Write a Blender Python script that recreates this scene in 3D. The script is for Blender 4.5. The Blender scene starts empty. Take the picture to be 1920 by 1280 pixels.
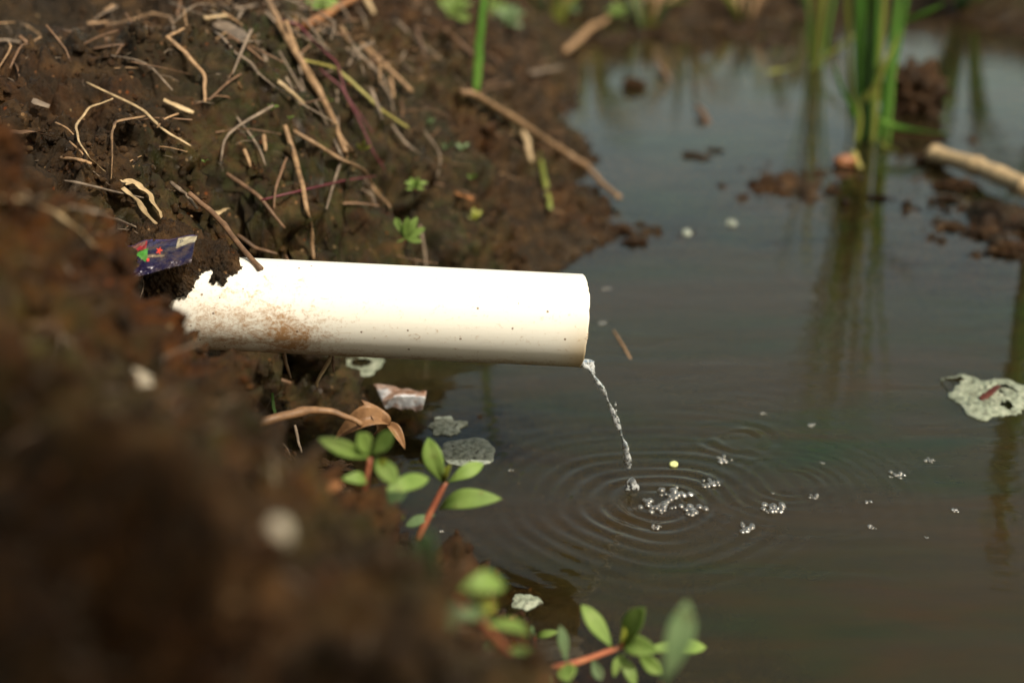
import bpy, bmesh, math, random
import numpy as np
from mathutils import Vector, Matrix, noise as mnoise
from mathutils.bvhtree import BVHTree
random.seed(7); rng = np.random.default_rng(7)
R = math.radians
SC = bpy.context.scene

# ---------------------------------------------------------------- camera, sky, sun, exposure
CAMH, PITCH, FPX = 0.47, R(22), 2667.0          # FPX: focal length in pixels of the 1920-wide photograph
cam = bpy.data.cameras.new("camera"); camo = bpy.data.objects.new("camera", cam)
SC.collection.objects.link(camo); SC.camera = camo
camo.location = (0, 0, CAMH); camo.rotation_euler = (R(90) - PITCH, 0, 0)
cam.sensor_width = 36; cam.lens = 36 * FPX / 1920; cam.clip_start = .02; cam.clip_end = 400
cam.dof.use_dof = True; cam.dof.focus_distance = .955; cam.dof.aperture_fstop = 3.6; cam.dof.aperture_blades = 0
SUN = Vector((.40, -.41, .82)).normalized()     # towards the sun: high, behind the right shoulder
elev = math.asin(SUN.z); azim = math.atan2(SUN.x, SUN.y)
w = bpy.data.worlds.new("World"); SC.world = w; w.use_nodes = True
nt = w.node_tree; bg = nt.nodes["Background"]; sky = nt.nodes.new("ShaderNodeTexSky")
sky.sky_type = 'NISHITA'; sky.sun_disc = False; sky.sun_elevation = elev; sky.sun_rotation = azim
sky.air_density = 1.0; sky.dust_density = 3.0
tint = nt.nodes.new("ShaderNodeMix"); tint.data_type = 'RGBA'; tint.blend_type = 'MULTIPLY'; tint.inputs[0].default_value = 1
tint.inputs[7].default_value = (1.20, 1.04, .70, 1)              # thin warm haze over the whole sky
nt.links.new(sky.outputs[0], tint.inputs[6]); nt.links.new(tint.outputs[2], bg.inputs[0]); bg.inputs[1].default_value = .15
sl = bpy.data.lights.new("sun", 'SUN'); sl.energy = 3.65; sl.angle = R(.55); sl.color = (1, .93, .80)
so = bpy.data.objects.new("sun", sl); SC.collection.objects.link(so)
so.rotation_euler = SUN.to_track_quat('Z', 'Y').to_euler()
SC.view_settings.view_transform = 'Standard'; SC.view_settings.look = 'None'
SC.view_settings.exposure = .32; SC.view_settings.gamma = 1
SC.render.engine = 'CYCLES'; SC.cycles.use_denoising = True
SC.cycles.sample_clamp_indirect = 4; SC.cycles.max_bounces = 10; SC.cycles.transparent_max_bounces = 16
SC.cycles.caustics_reflective = False; SC.cycles.caustics_refractive = False

# ---------------------------------------------------------------- helpers
def ray(px, py):
    u = (px - 960) / FPX; v = (640 - py) / FPX; c, s = math.cos(PITCH), math.sin(PITCH)
    return Vector((u, c + v * s, -s + v * c))
CAM = Vector((0, 0, CAMH))
def D(px, py, d): return CAM + ray(px, py) * d
def Z(px, py, z=0.0):
    r = ray(px, py); return CAM + r * ((z - CAMH) / r.z)
def project(P):                                  # world (n,3) -> photo pixels
    c, s = math.cos(PITCH), math.sin(PITCH)
    q = P - np.array([0, 0, CAMH]); f = q[:, 1] * c - q[:, 2] * s; up = q[:, 1] * s + q[:, 2] * c
    return 960 + FPX * q[:, 0] / f, 640 - FPX * up / f, f

def tag(o, label=None, cat=None, group=None, kind=None):
    if label: o['label'] = label
    if cat: o['category'] = cat
    if group: o['group'] = group
    if kind: o['kind'] = kind
    return o
def empty(name, loc, label, cat, group=None):
    o = bpy.data.objects.new(name, None); SC.collection.objects.link(o); o.location = loc; o.empty_display_size = .01
    return tag(o, label, cat, group)
def mesh_obj(name, V, F, m, parent=None, smooth=True, origin=None):
    V = np.asarray(V, dtype=np.float64)
    org = np.array(origin if origin is not None else (V.mean(0) if parent is None else (0, 0, 0)))
    if parent is not None: org = np.array(parent.matrix_basis.translation)
    me = bpy.data.meshes.new(name)
    if isinstance(F, np.ndarray) and F.ndim == 2:
        k = F.shape[1]
        me.vertices.add(len(V)); me.vertices.foreach_set('co', (V - org).astype(np.float32).ravel())
        me.loops.add(F.size); me.loops.foreach_set('vertex_index', F.astype(np.int32).ravel())
        me.polygons.add(len(F)); me.polygons.foreach_set('loop_start', np.arange(0, F.size, k, dtype=np.int32))
        try: me.polygons.foreach_set('loop_total', np.full(len(F), k, dtype=np.int32))
        except Exception: pass
        me.update(calc_edges=True); me.validate()
    else:
        me.from_pydata((V - org).tolist(), [], F)
    if smooth: me.polygons.foreach_set('use_smooth', [True] * len(me.polygons))
    me.materials.append(m)
    o = bpy.data.objects.new(name, me); SC.collection.objects.link(o)
    if parent is None: o.location = org
    else: o.parent = parent
    return o
def grid_faces(nu, nv):
    i = np.arange(nu - 1)[:, None] * nv + np.arange(nv - 1)[None, :]
    i = i.ravel(); return np.stack([i, i + nv, i + nv + 1, i + 1], 1)

# numpy gradient noise
_perm = rng.permutation(512); _perm = np.concatenate([_perm, _perm, _perm])
_g = rng.normal(size=(512, 3)); _g /= np.linalg.norm(_g, axis=1)[:, None]
def pn(P):
    P = np.asarray(P); I = np.floor(P).astype(np.int64); f = P - I; I &= 511
    u = f * f * f * (f * (f * 6 - 15) + 10); out = np.zeros(len(P))
    for dx in (0, 1):
        wx = u[:, 0] if dx else 1 - u[:, 0]; a = _perm[(I[:, 0] + dx) & 511]
        for dy in (0, 1):
            wy = wx * (u[:, 1] if dy else 1 - u[:, 1]); b = _perm[(a + I[:, 1] + dy) & 511]
            for dz in (0, 1):
                wz = wy * (u[:, 2] if dz else 1 - u[:, 2]); h = _perm[(b + I[:, 2] + dz) & 511]
                g = _g[h]
                out += wz * (g[:, 0] * (f[:, 0] - dx) + g[:, 1] * (f[:, 1] - dy) + g[:, 2] * (f[:, 2] - dz))
    return out * 1.5
def fbm(P, o=4, gain=.5):
    s = 0; a = 1; 
    for k in range(o): s = s + a * pn(P * 2.03 ** k + 17.3 * k); a *= gain
    return s
def billow(P, o=4, gain=.5):
    s = 0; a = 1
    for k in range(o): s = s + a * (np.abs(pn(P * 2.07 ** k + 9.1 * k)) * 2 - .5); a *= gain
    return s
def domes(P, sel):
    """packed rounded clods: height 0..1 of the dome one stands on (Worley cells)"""
    Q = P[sel]; I = np.floor(Q).astype(np.int64); f = Q - I; best = np.full(len(Q), 9.0); hb = np.zeros(len(Q))
    for dx in (-1, 0, 1):
        for dy in (-1, 0, 1):
            for dz in (-1, 0, 1):
                h = _perm[(_perm[(_perm[(I[:, 0] + dx) & 511] + I[:, 1] + dy) & 511] + I[:, 2] + dz) & 511]
                g = _g[h] * .42; d2 = (dx + .5 + g[:, 0] - f[:, 0]) ** 2 + (dy + .5 + g[:, 1] - f[:, 1]) ** 2 + (dz + .5 + g[:, 2] - f[:, 2]) ** 2
                m_ = d2 < best; best = np.where(m_, d2, best); hb = np.where(m_, (h & 15) / 15.0, hb)
    out = np.zeros(len(P)); out[sel] = np.sqrt(np.maximum(0, 1 - best / .62)) * (.45 + .55 * hb); return out
def sstep(a, b, x):
    t = np.clip((x - a) / (b - a), 0, 1); return t * t * (3 - 2 * t)

# ---------------------------------------------------------------- materials
def mat(name):
    m = bpy.data.materials.new(name); m.use_nodes = True
    n = m.node_tree; return m, n, n.nodes["Principled BSDF"], n.nodes["Material Output"]
class N:
    def __init__(s, nt): s.nt = nt
    def __call__(s, typ, ins={}, **kw):
        n = s.nt.nodes.new("ShaderNode" + typ)
        for k, v in kw.items(): setattr(n, k, v)
        for k, v in ins.items():
            if isinstance(v, bpy.types.NodeSocket): s.nt.links.new(v, n.inputs[k])
            elif v is not None: n.inputs[k].default_value = v
        return n
    def link(s, a, b): s.nt.links.new(a, b)
    def ramp(s, fac, stops, interp='LINEAR'):
        n = s("ValToRGB", {0: fac}); cr = n.color_ramp; cr.interpolation = interp
        cr.elements[0].position, cr.elements[0].color = stops[0][0], (*stops[0][1], 1)
        cr.elements[1].position, cr.elements[1].color = stops[-1][0], (*stops[-1][1], 1)
        for p, c in stops[1:-1]:
            e = cr.elements.new(p); e.color = (*c, 1)
        return n.outputs[0]
    def mix(s, f, a, b, mode='MIX'):
        n = s("Mix", data_type='RGBA', blend_type=mode); n.clamp_factor = True
        for i, v in ((0, f), (6, a), (7, b)):
            if isinstance(v, bpy.types.NodeSocket): s.nt.links.new(v, n.inputs[i])
            else: n.inputs[i].default_value = v if i == 0 or len(v) == 4 else (*v, 1)
        return n.outputs[2]
    def math(s, op, a, b=0.0, c=0.0):
        n = s("Math", {0: a, 1: b, 2: c}, operation=op); return n.outputs[0]
    def noise(s, vec, scale, det=4, rough=.55, dist=0.0):
        n = s("TexNoise", {'Vector': vec, 'Scale': scale, 'Detail': det, 'Roughness': rough, 'Distortion': dist}); return n.outputs[0]

# wet soil: dark brown, olive-grey where smooth, reddish crumbs, thin green algae
M = {}
m, n_, B, O = mat("soil"); q = N(n_)
pos = q("NewGeometry").outputs['Position']
crumb = q("Attribute", attribute_name='crumb').outputs['Fac']; moss = q("Attribute", attribute_name='moss').outputs['Fac']
red = q("Attribute", attribute_name='red').outputs['Fac']
cav = q("Attribute", attribute_name='wet').outputs['Fac']
c1 = q.ramp(q.noise(pos, 60, 6, .65), [(.3, (.008, .0045, .002)), (.48, (.026, .0150, .0066)), (.6, (.056, .033, .016)), (.75, (.11, .068, .034))])
c2 = q.ramp(q.noise(pos, 26, 6, .6), [(.3, (.012, .0095, .005)), (.6, (.021, .0165, .0095)), (.8, (.034, .026, .016))])
c3 = q.ramp(q.noise(pos, 130, 5, .65), [(.3, (.016, .005, .002)), (.5, (.052, .019, .006)), (.74, (.115, .045, .016))])
col = q.mix(crumb, c2, c1); col = q.mix(red, col, c3)
col = q.mix(q.ramp(q.noise(pos, 21, 4, .65, .5), [(.46, (0, 0, 0)), (.62, (.75, .75, .75))]), col, (.012, .008, .004))
mossn = q.math('MULTIPLY', moss, q.ramp(q.noise(pos, 70, 6, .7), [(.42, (0, 0, 0)), (.62, (1, 1, 1))]))
col = q.mix(q.math('MULTIPLY', mossn, .34), col, (.038, .062, .014))
fl = q.ramp(q("TexVoronoi", {'Vector': pos, 'Scale': 230, 'Randomness': 1}).outputs['Color'], [(.0, (0, 0, 0)), (1, (1, 1, 1))])
sp = q("TexVoronoi", {'Vector': pos, 'Scale': 170}); spd = q.math('LESS_THAN', sp.outputs['Distance'], .22)
spc = q("SeparateColor", {0: sp.outputs['Color']}); spm = q.math('MULTIPLY', spd, q.math('GREATER_THAN', spc.outputs[0], .86))
col = q.mix(q.math('MULTIPLY', spm, .55), col, q.mix(spc.outputs[1], (.17, .05, .02), (.30, .22, .13)))
col = q("HueSaturation", {'Saturation': 1.15, 'Color': col}).outputs[0]
q.link(col, B.inputs['Base Color'])
rg = q.ramp(q.noise(pos, 55, 5, .65), [(.38, (.2, .2, .2)), (.6, (.72, .72, .72))])
rgm = q("Mix", data_type='FLOAT'); q.link(cav, rgm.inputs[0]); q.link(rg, rgm.inputs[2]); rgm.inputs[3].default_value = .22
q.link(rgm.outputs[0], B.inputs['Roughness']); B.inputs['Specular IOR Level'].default_value = .22
h1 = q.noise(pos, 420, 6, .7); h2 = q.noise(pos, 1400, 3, .6)
hh = q.math('ADD', h1, q.math('MULTIPLY', h2, .35))
bp = q("Bump", {'Height': hh, 'Strength': .9, 'Distance': .0022}); q.link(bp.outputs[0], B.inputs['Normal'])
M['soil'] = m

def simple(name, stops, scale=60, rough=.6, bump=.3, bdist=.001, bscale=300, stretch=None, transl=0.0, tcol=None, spec=.4, speck=None):
    m, n_, B, O = mat(name); q = N(n_)
    vec = q("TexCoord").outputs['Object']
    if stretch: vec = q("Mapping", {'Vector': vec, 'Scale': stretch}).outputs[0]
    nz = q.noise(vec, scale, 5, .6); col = q.ramp(nz, stops)
    oi = q("ObjectInfo").outputs['Random']
    col = q("HueSaturation", {'Value': q.math('MULTIPLY_ADD', oi, .4, .8), 'Color': col}).outputs[0]
    if speck:
        v = q.noise(vec, speck[0], 4, .7); col = q.mix(q.ramp(v, [(speck[1], (0, 0, 0)), (speck[1] + .08, (1, 1, 1))]), col, speck[2])
    q.link(col, B.inputs['Base Color']); B.inputs['Roughness'].default_value = rough; B.inputs['Specular IOR Level'].default_value = spec
    bp = q("Bump", {'Height': q.noise(vec, bscale, 5, .65), 'Strength': bump, 'Distance': bdist}); q.link(bp.outputs[0], B.inputs['Normal'])
    if transl:
        t = q("BsdfTranslucent", {0: col if tcol is None else (*tcol, 1)}); mx = q("MixShader", {0: transl}); q.link(B.outputs[0], mx.inputs[1])
        q.link(t.outputs[0], mx.inputs[2]); q.link(mx.outputs[0], O.inputs[0])
    M[name] = m; return m
simple('straw_pale', [(.3, (.20, .14, .075)), (.55, (.40, .29, .16)), (.8, (.55, .42, .25))], 120, .55, .4, .0006, 700, speck=(90, .62, (.10, .06, .035)))
simple('straw_tan', [(.3, (.12, .07, .035)), (.55, (.27, .165, .085)), (.8, (.38, .25, .13))], 120, .6, .4, .0006, 700, speck=(90, .6, (.07, .04, .022)))
simple('straw_brown', [(.3, (.05, .028, .015)), (.55, (.13, .072, .038)), (.8, (.22, .13, .075))], 130, .6, .5, .0006, 600)
simple('straw_grey', [(.3, (.07, .05, .036)), (.55, (.16, .12, .085)), (.8, (.27, .21, .155))], 130, .65, .5, .0006, 600)
simple('straw_orange', [(.3, (.16, .06, .02)), (.55, (.30, .13, .045)), (.8, (.40, .2, .09))], 90, .5, .3)
simple('straw_yellow', [(.3, (.2, .18, .04)), (.55, (.34, .30, .08)), (.8, (.42, .36, .14))], 90, .5, .3)
simple('root_magenta', [(.3, (.07, .012, .018)), (.8, (.15, .03, .04))], 90, .55, .2)
simple('leaf_green', [(.3, (.14, .23, .045)), (.55, (.20, .30, .07)), (.8, (.29, .38, .12))], 70, .58, .3, .0006, 260, transl=.35, tcol=(.2, .42, .05), speck=(150, .64, (.16, .13, .04)))
simple('leaf_dull', [(.3, (.09, .15, .06)), (.55, (.13, .20, .09)), (.8, (.19, .26, .13))], 90, .5, .2, speck=(120, .6, (.10, .07, .03)), transl=.25, tcol=(.1, .2, .05))
simple('leaf_yellow', [(.3, (.20, .24, .03)), (.8, (.36, .36, .06))], 90, .45, .2, transl=.3)
simple('leaf_pink', [(.3, (.20, .12, .07)), (.8, (.32, .2, .12))], 90, .5, .2, transl=.25)
simple('leaf_red', [(.3, (.06, .012, .008)), (.8, (.15, .035, .02))], 60, .5, .2, transl=.2)
simple('stem_red', [(.3, (.18, .045, .025)), (.55, (.30, .10, .05)), (.8, (.34, .17, .07))], 60, .4, .2)
simple('blade_green', [(.3, (.05, .14, .018)), (.55, (.10, .24, .035)), (.8, (.22, .36, .06))], 14, .4, .2, .0006, 200, stretch=(1, 1, .15), transl=.3, tcol=(.14, .34, .03))
simple('blade_yellow', [(.3, (.12, .15, .025)), (.8, (.28, .30, .06))], 14, .45, .2, stretch=(1, 1, .2), transl=.25)
simple('blade_dark', [(.3, (.012, .03, .01)), (.8, (.035, .065, .018))], 14, .5, .2, stretch=(1, 1, .2), transl=.2, tcol=(.05, .12, .02))
simple('pebble_pale', [(.3, (.20, .17, .12)), (.8, (.36, .32, .25))], 60, .6, .2)
simple('scum', [(.35, (.09, .10, .07)), (.5, (.20, .23, .17)), (.75, (.32, .34, .27))], 110, .65, .8, .0014, 500, speck=(160, .60, (.06, .055, .035)))
simple('scum_grey', [(.35, (.14, .16, .12)), (.5, (.27, .30, .25)), (.75, (.42, .46, .40))], 150, .7, 1, .0014, 600, speck=(220, .58, (.04, .04, .028)))
simple('plastic_scrap', [(.40, (.16, .075, .035)), (.50, (.36, .25, .2)), (.58, (.62, .62, .64))], 38, .35, .4, .001, 200, spec=.5)
simple('leaf_dead', [(.3, (.10, .05, .022)), (.55, (.22, .12, .055)), (.8, (.32, .19, .09))], 70, .5, .5, .001, 260)
simple('mud_dark', [(.3, (.02, .014, .01)), (.8, (.06, .042, .03))], 80, .35, .8, .003, 120)
simple('clay_orange', [(.3, (.15, .05, .015)), (.8, (.26, .11, .045))], 50, .5, .3)
simple('bark', [(.3, (.03, .022, .014)), (.8, (.09, .065, .04))], 40, .8, .6, .003, 60)
simple('seed_pale', [(.3, (.5, .55, .22)), (.8, (.62, .66, .32))], 60, .5, .1)

# PVC pipe
m, n_, B, O = mat("pvc"); q = N(n_)
ob = q("TexCoord").outputs['Object']; sx = q("SeparateXYZ", {0: ob})
X, Y, Zc = sx.outputs[0], sx.outputs[1], sx.outputs[2]      # x: 0 at the outlet, negative towards the bank
ang = q.math('ARCTAN2', Zc, q.math('MULTIPLY', Y, -1))      # 0 faces the viewer's side, -pi/2 underneath
def band(v, c, wd):                                           # soft bump of v around c
    a = q.math('DIVIDE', q.math('SUBTRACT', v, c), wd); return q.math('EXPONENT', q.math('MULTIPLY', q.math('MULTIPLY', a, a), -1))
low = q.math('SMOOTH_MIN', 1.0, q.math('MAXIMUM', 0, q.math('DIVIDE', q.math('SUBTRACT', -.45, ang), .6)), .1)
b1 = q.math('MULTIPLY', band(X, -.212, .030), band(ang, .0, .45)); b2 = q.math('MULTIPLY', band(X, -.19, .017), band(ang, -.2, .32))
b3 = q.math('MULTIPLY', band(X, -.195, .06), band(ang, -.62, .26)); b5 = q.math('MULTIPLY', band(X, -.004, .008), band(ang, -.7, .4))
b6 = q.math('MULTIPLY', band(X, -.1, .12), band(ang, -.85, .2)); b7 = q.math('MULTIPLY', band(X, -.225, .05), q.math('MULTIPLY', band(ang, .35, .8), .45))
fi = q.noise(q('Mapping', {'Vector': ob, 'Scale': (.8, 1.25, 1.25)}).outputs[0], 150, 8, .74, 1.2); fi2 = q.noise(ob, 520, 5, .7); big = q.noise(ob, 34, 3, .6)
def thr(mask, k, lo, hi):
    v = q.math('ADD', q.math('MULTIPLY', mask, k), q.math('ADD', q.math('MULTIPLY', fi, .62), q.math('MULTIPLY', fi2, .38)))
    return q.math('MINIMUM', 1, q.math('MAXIMUM', 0, q.math('DIVIDE', q.math('SUBTRACT', v, lo), hi - lo)))
allm = q.math('ADD', q.math('ADD', q.math('MULTIPLY', b1, .66), q.math('MULTIPLY', b2, .5)), q.math('ADD', q.math('MULTIPLY', b3, .5), q.math('ADD', b7, q.math('MULTIPLY', b6, .55))))
stain = thr(q.math('MULTIPLY', allm, q.math('MULTIPLY_ADD', big, 2.2, -.45)), .34, .555, .76)
col = q.mix(q.math('MULTIPLY', stain, .92), (.79, .77, .70), (.34, .165, .045))
lip = q.math('MULTIPLY', band(X, .0, .014), band(ang, -.8, .85)); col = q.mix(q.math('MULTIPLY', lip, .8), col, (.62, .42, .17))
lip2 = thr(q.math('MULTIPLY', band(X, .001, .0035), band(ang, -.0, .4)), .34, .72, .82); col = q.mix(lip2, col, (.22, .10, .03))
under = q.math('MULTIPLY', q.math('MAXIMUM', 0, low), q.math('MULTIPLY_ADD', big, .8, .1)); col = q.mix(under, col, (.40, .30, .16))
# fine dark flecks and scuffs
vo = q("TexVoronoi", {'Vector': ob, 'Scale': 260}); vc = q("SeparateColor", {0: vo.outputs['Color']})
fleck = q.math('MULTIPLY', q.math('LESS_THAN', vo.outputs['Distance'], q.math('MULTIPLY', vc.outputs[1], .26)), q.math('GREATER_THAN', q.math('ADD', vc.outputs[0], q.math('MULTIPLY', band(X, -.255, .04), .16)), .965))
col = q.mix(q.math('MULTIPLY', fleck, .8), col, (.12, .06, .025))
scv = q("Mapping", {'Vector': ob, 'Rotation': (0, R(28), 0), 'Scale': (60, 900, 900)}).outputs[0]
scn = q.noise(scv, 1.0, 2, .5); scf = q.math('MULTIPLY', q.math('GREATER_THAN', scn, .715), q.math('GREATER_THAN', q.noise(ob, 60, 2), .56))
col = q.mix(q.math('MULTIPLY', scf, .35), col, (.45, .33, .19))
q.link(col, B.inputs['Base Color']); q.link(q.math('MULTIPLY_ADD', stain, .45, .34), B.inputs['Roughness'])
B.inputs['Specular IOR Level'].default_value = .4
B.inputs['Subsurface Weight'].default_value = 0
bp = q("Bump", {'Height': q.math('ADD', q.math('MULTIPLY', stain, .6), q.math('ADD', q.math('MULTIPLY', scn, .25), q.math('MULTIPLY', fi2, .25))), 'Strength': .35, 'Distance': .0005}); q.link(bp.outputs[0], B.inputs['Normal'])
M['pvc'] = m

# murky water: Fresnel mirror over a silty layer that thickens with depth
m, n_, B, O = mat("murky_water"); q = N(n_); n_.nodes.remove(B)
pos = q("NewGeometry").outputs['Position']
dep = q("Attribute", attribute_name='depth').outputs['Fac']
k = q.math('SUBTRACT', 1, q.math('EXPONENT', q.math('MULTIPLY', dep, -40)))
mapv = q("Mapping", {'Vector': pos, 'Scale': (.55, 1.5, 1), 'Rotation': (0, 0, R(12))}).outputs[0]
silt = q.ramp(q.noise(mapv, 7, 5, .6, 1.2), [(.3, (.032, .018, .005)), (.5, (.022, .020, .006)), (.72, (.011, .023, .007))])
silt2 = q.mix(q.ramp(q.noise(mapv, 3.2, 3, .5, .5), [(.45, (0, 0, 0)), (.65, (1, 1, 1))]), silt, (.030, .021, .010))
streak = q.noise(q("Mapping", {'Vector': pos, 'Scale': (9, 60, 1), 'Rotation': (0, 0, R(-8))}).outputs[0], 1, 6, .65, .8)
silt2 = q.mix(q.math('MULTIPLY', q.ramp(streak, [(.42, (0, 0, 0)), (.62, (1, 1, 1))]), .35), silt2, (.017, .014, .008))
dif = q("SubsurfaceScattering", {'Color': silt2, 'Scale': .045, 'Radius': (1, .9, .7)}, falloff='BURLEY'); tr = q("BsdfTransparent", {0: (.80, .70, .52, 1)})
mx1 = q("MixShader", {0: k}); q.link(tr.outputs[0], mx1.inputs[1]); q.link(dif.outputs[0], mx1.inputs[2])
wv = q.noise(q("Mapping", {'Vector': pos, 'Scale': (14, 40, 1)}).outputs[0], 1, 3, .5, .3)
wv2 = q.noise(q("Mapping", {'Vector': pos, 'Scale': (90, 170, 1)}).outputs[0], 1, 2, .5)
bp = q("Bump", {'Height': q.math('ADD', wv, q.math('MULTIPLY', wv2, .08)), 'Strength': .4, 'Distance': .0016})
gl = q("BsdfGlossy", {0: (1, 1, 1, 1), 'Roughness': .02}); q.link(bp.outputs[0], gl.inputs['Normal'])
fr = q("Fresnel", {0: 1.333}); q.link(bp.outputs[0], fr.inputs['Normal'])
mx = q("MixShader", {0: fr.outputs[0]}); q.link(mx1.outputs[0], mx.inputs[1]); q.link(gl.outputs[0], mx.inputs[2]); q.link(mx.outputs[0], O.inputs[0])
M['water'] = m

m, n_, B, O = mat("clear_water"); q = N(n_); n_.nodes.remove(B)
g = q("BsdfGlass", {0: (.97, .98, 1, 1), 'Roughness': .02, 'IOR': 1.333}); df = q("BsdfTranslucent", {0: (.85, .88, .9, 1)}); d2 = q("BsdfDiffuse", {0: (.85, .88, .9, 1)}); ob = q("TexCoord").outputs['Object']
ms = q("MixShader", {0: .5}); q.link(df.outputs[0], ms.inputs[1]); q.link(d2.outputs[0], ms.inputs[2])
mx = q("MixShader", {0: q.math('MULTIPLY', q.ramp(q.noise(ob, 260, 3, .6), [(.45, (0, 0, 0)), (.56, (1, 1, 1))]), .75)}); q.link(g.outputs[0], mx.inputs[1]); q.link(ms.outputs[0], mx.inputs[2]); q.link(mx.outputs[0], O.inputs[0]); M['clear'] = m  # diffuse white patches: aerated water, plus highlights put into the colour
m, n_, B, O = mat("bubble_film"); q = N(n_); n_.nodes.remove(B)
fr = q("LayerWeight", {'Blend': .42}); t = q("BsdfTransparent", {0: (.96, .97, .97, 1)}); g = q("BsdfGlossy", {0: (1, 1, 1, 1), 'Roughness': .13})
mx = q("MixShader", {0: q.math('MULTIPLY_ADD', fr.outputs['Fresnel'], .9, .1)}); q.link(t.outputs[0], mx.inputs[1]); q.link(g.outputs[0], mx.inputs[2])
df = q("BsdfDiffuse", {0: (.8, .82, .8, 1)}); m2 = q("MixShader", {0: q.math('MULTIPLY_ADD', fr.outputs['Facing'], .13, .0)}); q.link(mx.outputs[0], m2.inputs[1]); q.link(df.outputs[0], m2.inputs[2]); q.link(m2.outputs[0], O.inputs[0]); M['bubble'] = m
m, n_, B, O = mat("wrapper_print"); q = N(n_)
at = q("Attribute", attribute_name='print').outputs['Color']; ob = q("TexCoord").outputs['Object']
dirt = q.ramp(q.noise(ob, 130, 6, .7), [(.46, (0, 0, 0)), (.62, (1, 1, 1))])
q.link(q.mix(q.math('MULTIPLY', dirt, .42), at, (.13, .09, .055)), B.inputs['Base Color']); B.inputs['Roughness'].default_value = .22; B.inputs['Metallic'].default_value = .15
bp = q("Bump", {'Height': q.noise(ob, 220, 3, .6), 'Strength': .5, 'Distance': .001}); q.link(bp.outputs[0], B.inputs['Normal'])
M['wrap'] = m

# ---------------------------------------------------------------- ground
CP = [  # x, y, z  shoreline of the back bank, round the cove under the pipe, and of the near bank
 (.085,2.863,0),(.083,2.473,0),(.082,2.171,0),(.074,1.931,0),(.086,1.71,0),(.095,1.51,0),(.055,1.39,0),(-.03,1.285,0),(-.122,1.185,0),(-.160,1.12,0),
 (-.193,1.04,0),(-.188,.965,0),(-.150,.925,0),(-.108,.87,0),(-.08,.81,0),(-.03,.74,0),(.030,.659,0),(.06,.5,0),(.09,.3,0),(.15,-.2,0),
 (-.7,1.8,.3),(0,2.2,.06),(-.1,2.6,.12),(-.3,2.9,.2),(-.8,2.6,.35),(-.25,.98,.175),(-.215,.985,.12),(-.26,.905,.178),(-.3,.905,.2),(-.205,.895,.06),(-.18,.93,.02),(-.17,.87,.05),
 (-.252,.842,.146),(-.214,.809,.106),(-.165,.767,.094),(-.108,.71,.084),(-.065,.657,.070),(-.01,.684,.022),
 (-.22,.529,.31),(-.21,.619,.262),(-.126,.293,.275),(-.039,.335,.225),(-.105,.55,.168),(-.165,.62,.187),(-.235,.72,.212),(-.055,.5,.145),(-.01,.5,.085),(.0,.4,.15),
 (-.3,.6,.33),(-.4,.7,.32),(-.36,.85,.25),(-.3,.4,.34),(-.3,.1,.34),(0,0,.22),(-.1,.1,.28),(.08,0,.13),(-.6,.3,.38),(-.7,.9,.34),(-.6,0,.38),(-.6,-.6,.4),(0,-.6,.3),
 (.1,.95,-.04),(0,1.03,-.03),(.2,.8,-.06),(.4,1.0,-.06),(.3,1.3,-.04),(.2,1.6,-.03),(.25,2,-.035),(.4,2.4,-.03),(.6,.8,-.07),(.15,.5,-.05),(.3,.2,-.06),(.9,1.2,-.06),
 (-.1,1.07,-.02),(-.145,1.085,-.016),(-.125,1.13,-.014),(-.05,.95,-.022),(.7,2.8,-.02),(.30,1.62,-.003),(.36,1.60,.002),(.42,1.54,.0),(.48,1.47,.003),(.57,1.44,.003),(.64,1.47,.002),(.62,1.6,-.010),(.45,1.68,-.008),(.40,1.42,-.012),(.483,1.886,-.014),(.8,2,-.03),(.14,1.49,-.001),(.110,1.5,.003),(.165,1.465,-.009),(.115,1.44,-.005),(.2,1.5,-.022),(.19,1.45,-.022),
 (.115,2.78,0),(.3,2.68,0),(.55,2.85,0),(.72,3.15,0),(1.0,2.75,0),(1.3,2.4,0),(.3,3.1,.12),(.6,3.4,.12),(1.2,3.1,.14),(1.7,2.3,.15),(1.6,1.2,-.05),(1.2,.3,-.06),(.8,-.4,-.06),
 (3,0,.12),(3,2,.15),(3,4,.15),(1.5,5,.2),(0,5,.2),(-2,5,.35),(-3,3,.4),(-3,1,.4),(-3,-1,.4),(0,-2,.3),(2,-2,.1),
]
BK = [(0,100,1.15),(100,40,1.25),(0,0,1.35),(200,120,1.12),(300,60,1.22),(420,30,1.32),(160,170,1.05),(260,220,1.03),(360,280,1.04),(100,280,.99),(210,330,.985),(300,400,.985),(0,250,.96),(60,340,.94),
 (420,380,1.03),(350,150,1.12),(480,250,1.13),(500,400,1.09),(580,470,1.17),(560,150,1.25),(600,350,1.17),(700,250,1.29),(700,450,1.235),(800,350,1.34),(850,250,1.44),(900,400,1.41),(650,80,1.42),
 (800,100,1.62),(950,150,1.78),(950,300,1.52),(700,0,1.7),(900,0,2.25),(520,0,1.47),(1000,430,1.47)]     # the back bank, measured as photo pixel and distance
CP += [tuple(D(*b)) for b in BK]
CP = np.array(CP); _xy = CP[:, :2]; nC = len(CP)
def tps(r2): return np.where(r2 > 1e-12, .5 * r2 * np.log(r2 + 1e-12), 0)
A = tps(((_xy[:, None] - _xy[None]) ** 2).sum(-1)) + 6e-5 * np.eye(nC)
Pm = np.hstack([np.ones((nC, 1)), _xy]); L = np.zeros((nC + 3, nC + 3)); L[:nC, :nC] = A; L[:nC, nC:] = Pm; L[nC:, :nC] = Pm.T
W = np.linalg.solve(L, np.concatenate([CP[:, 2], np.zeros(3)]))
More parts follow.
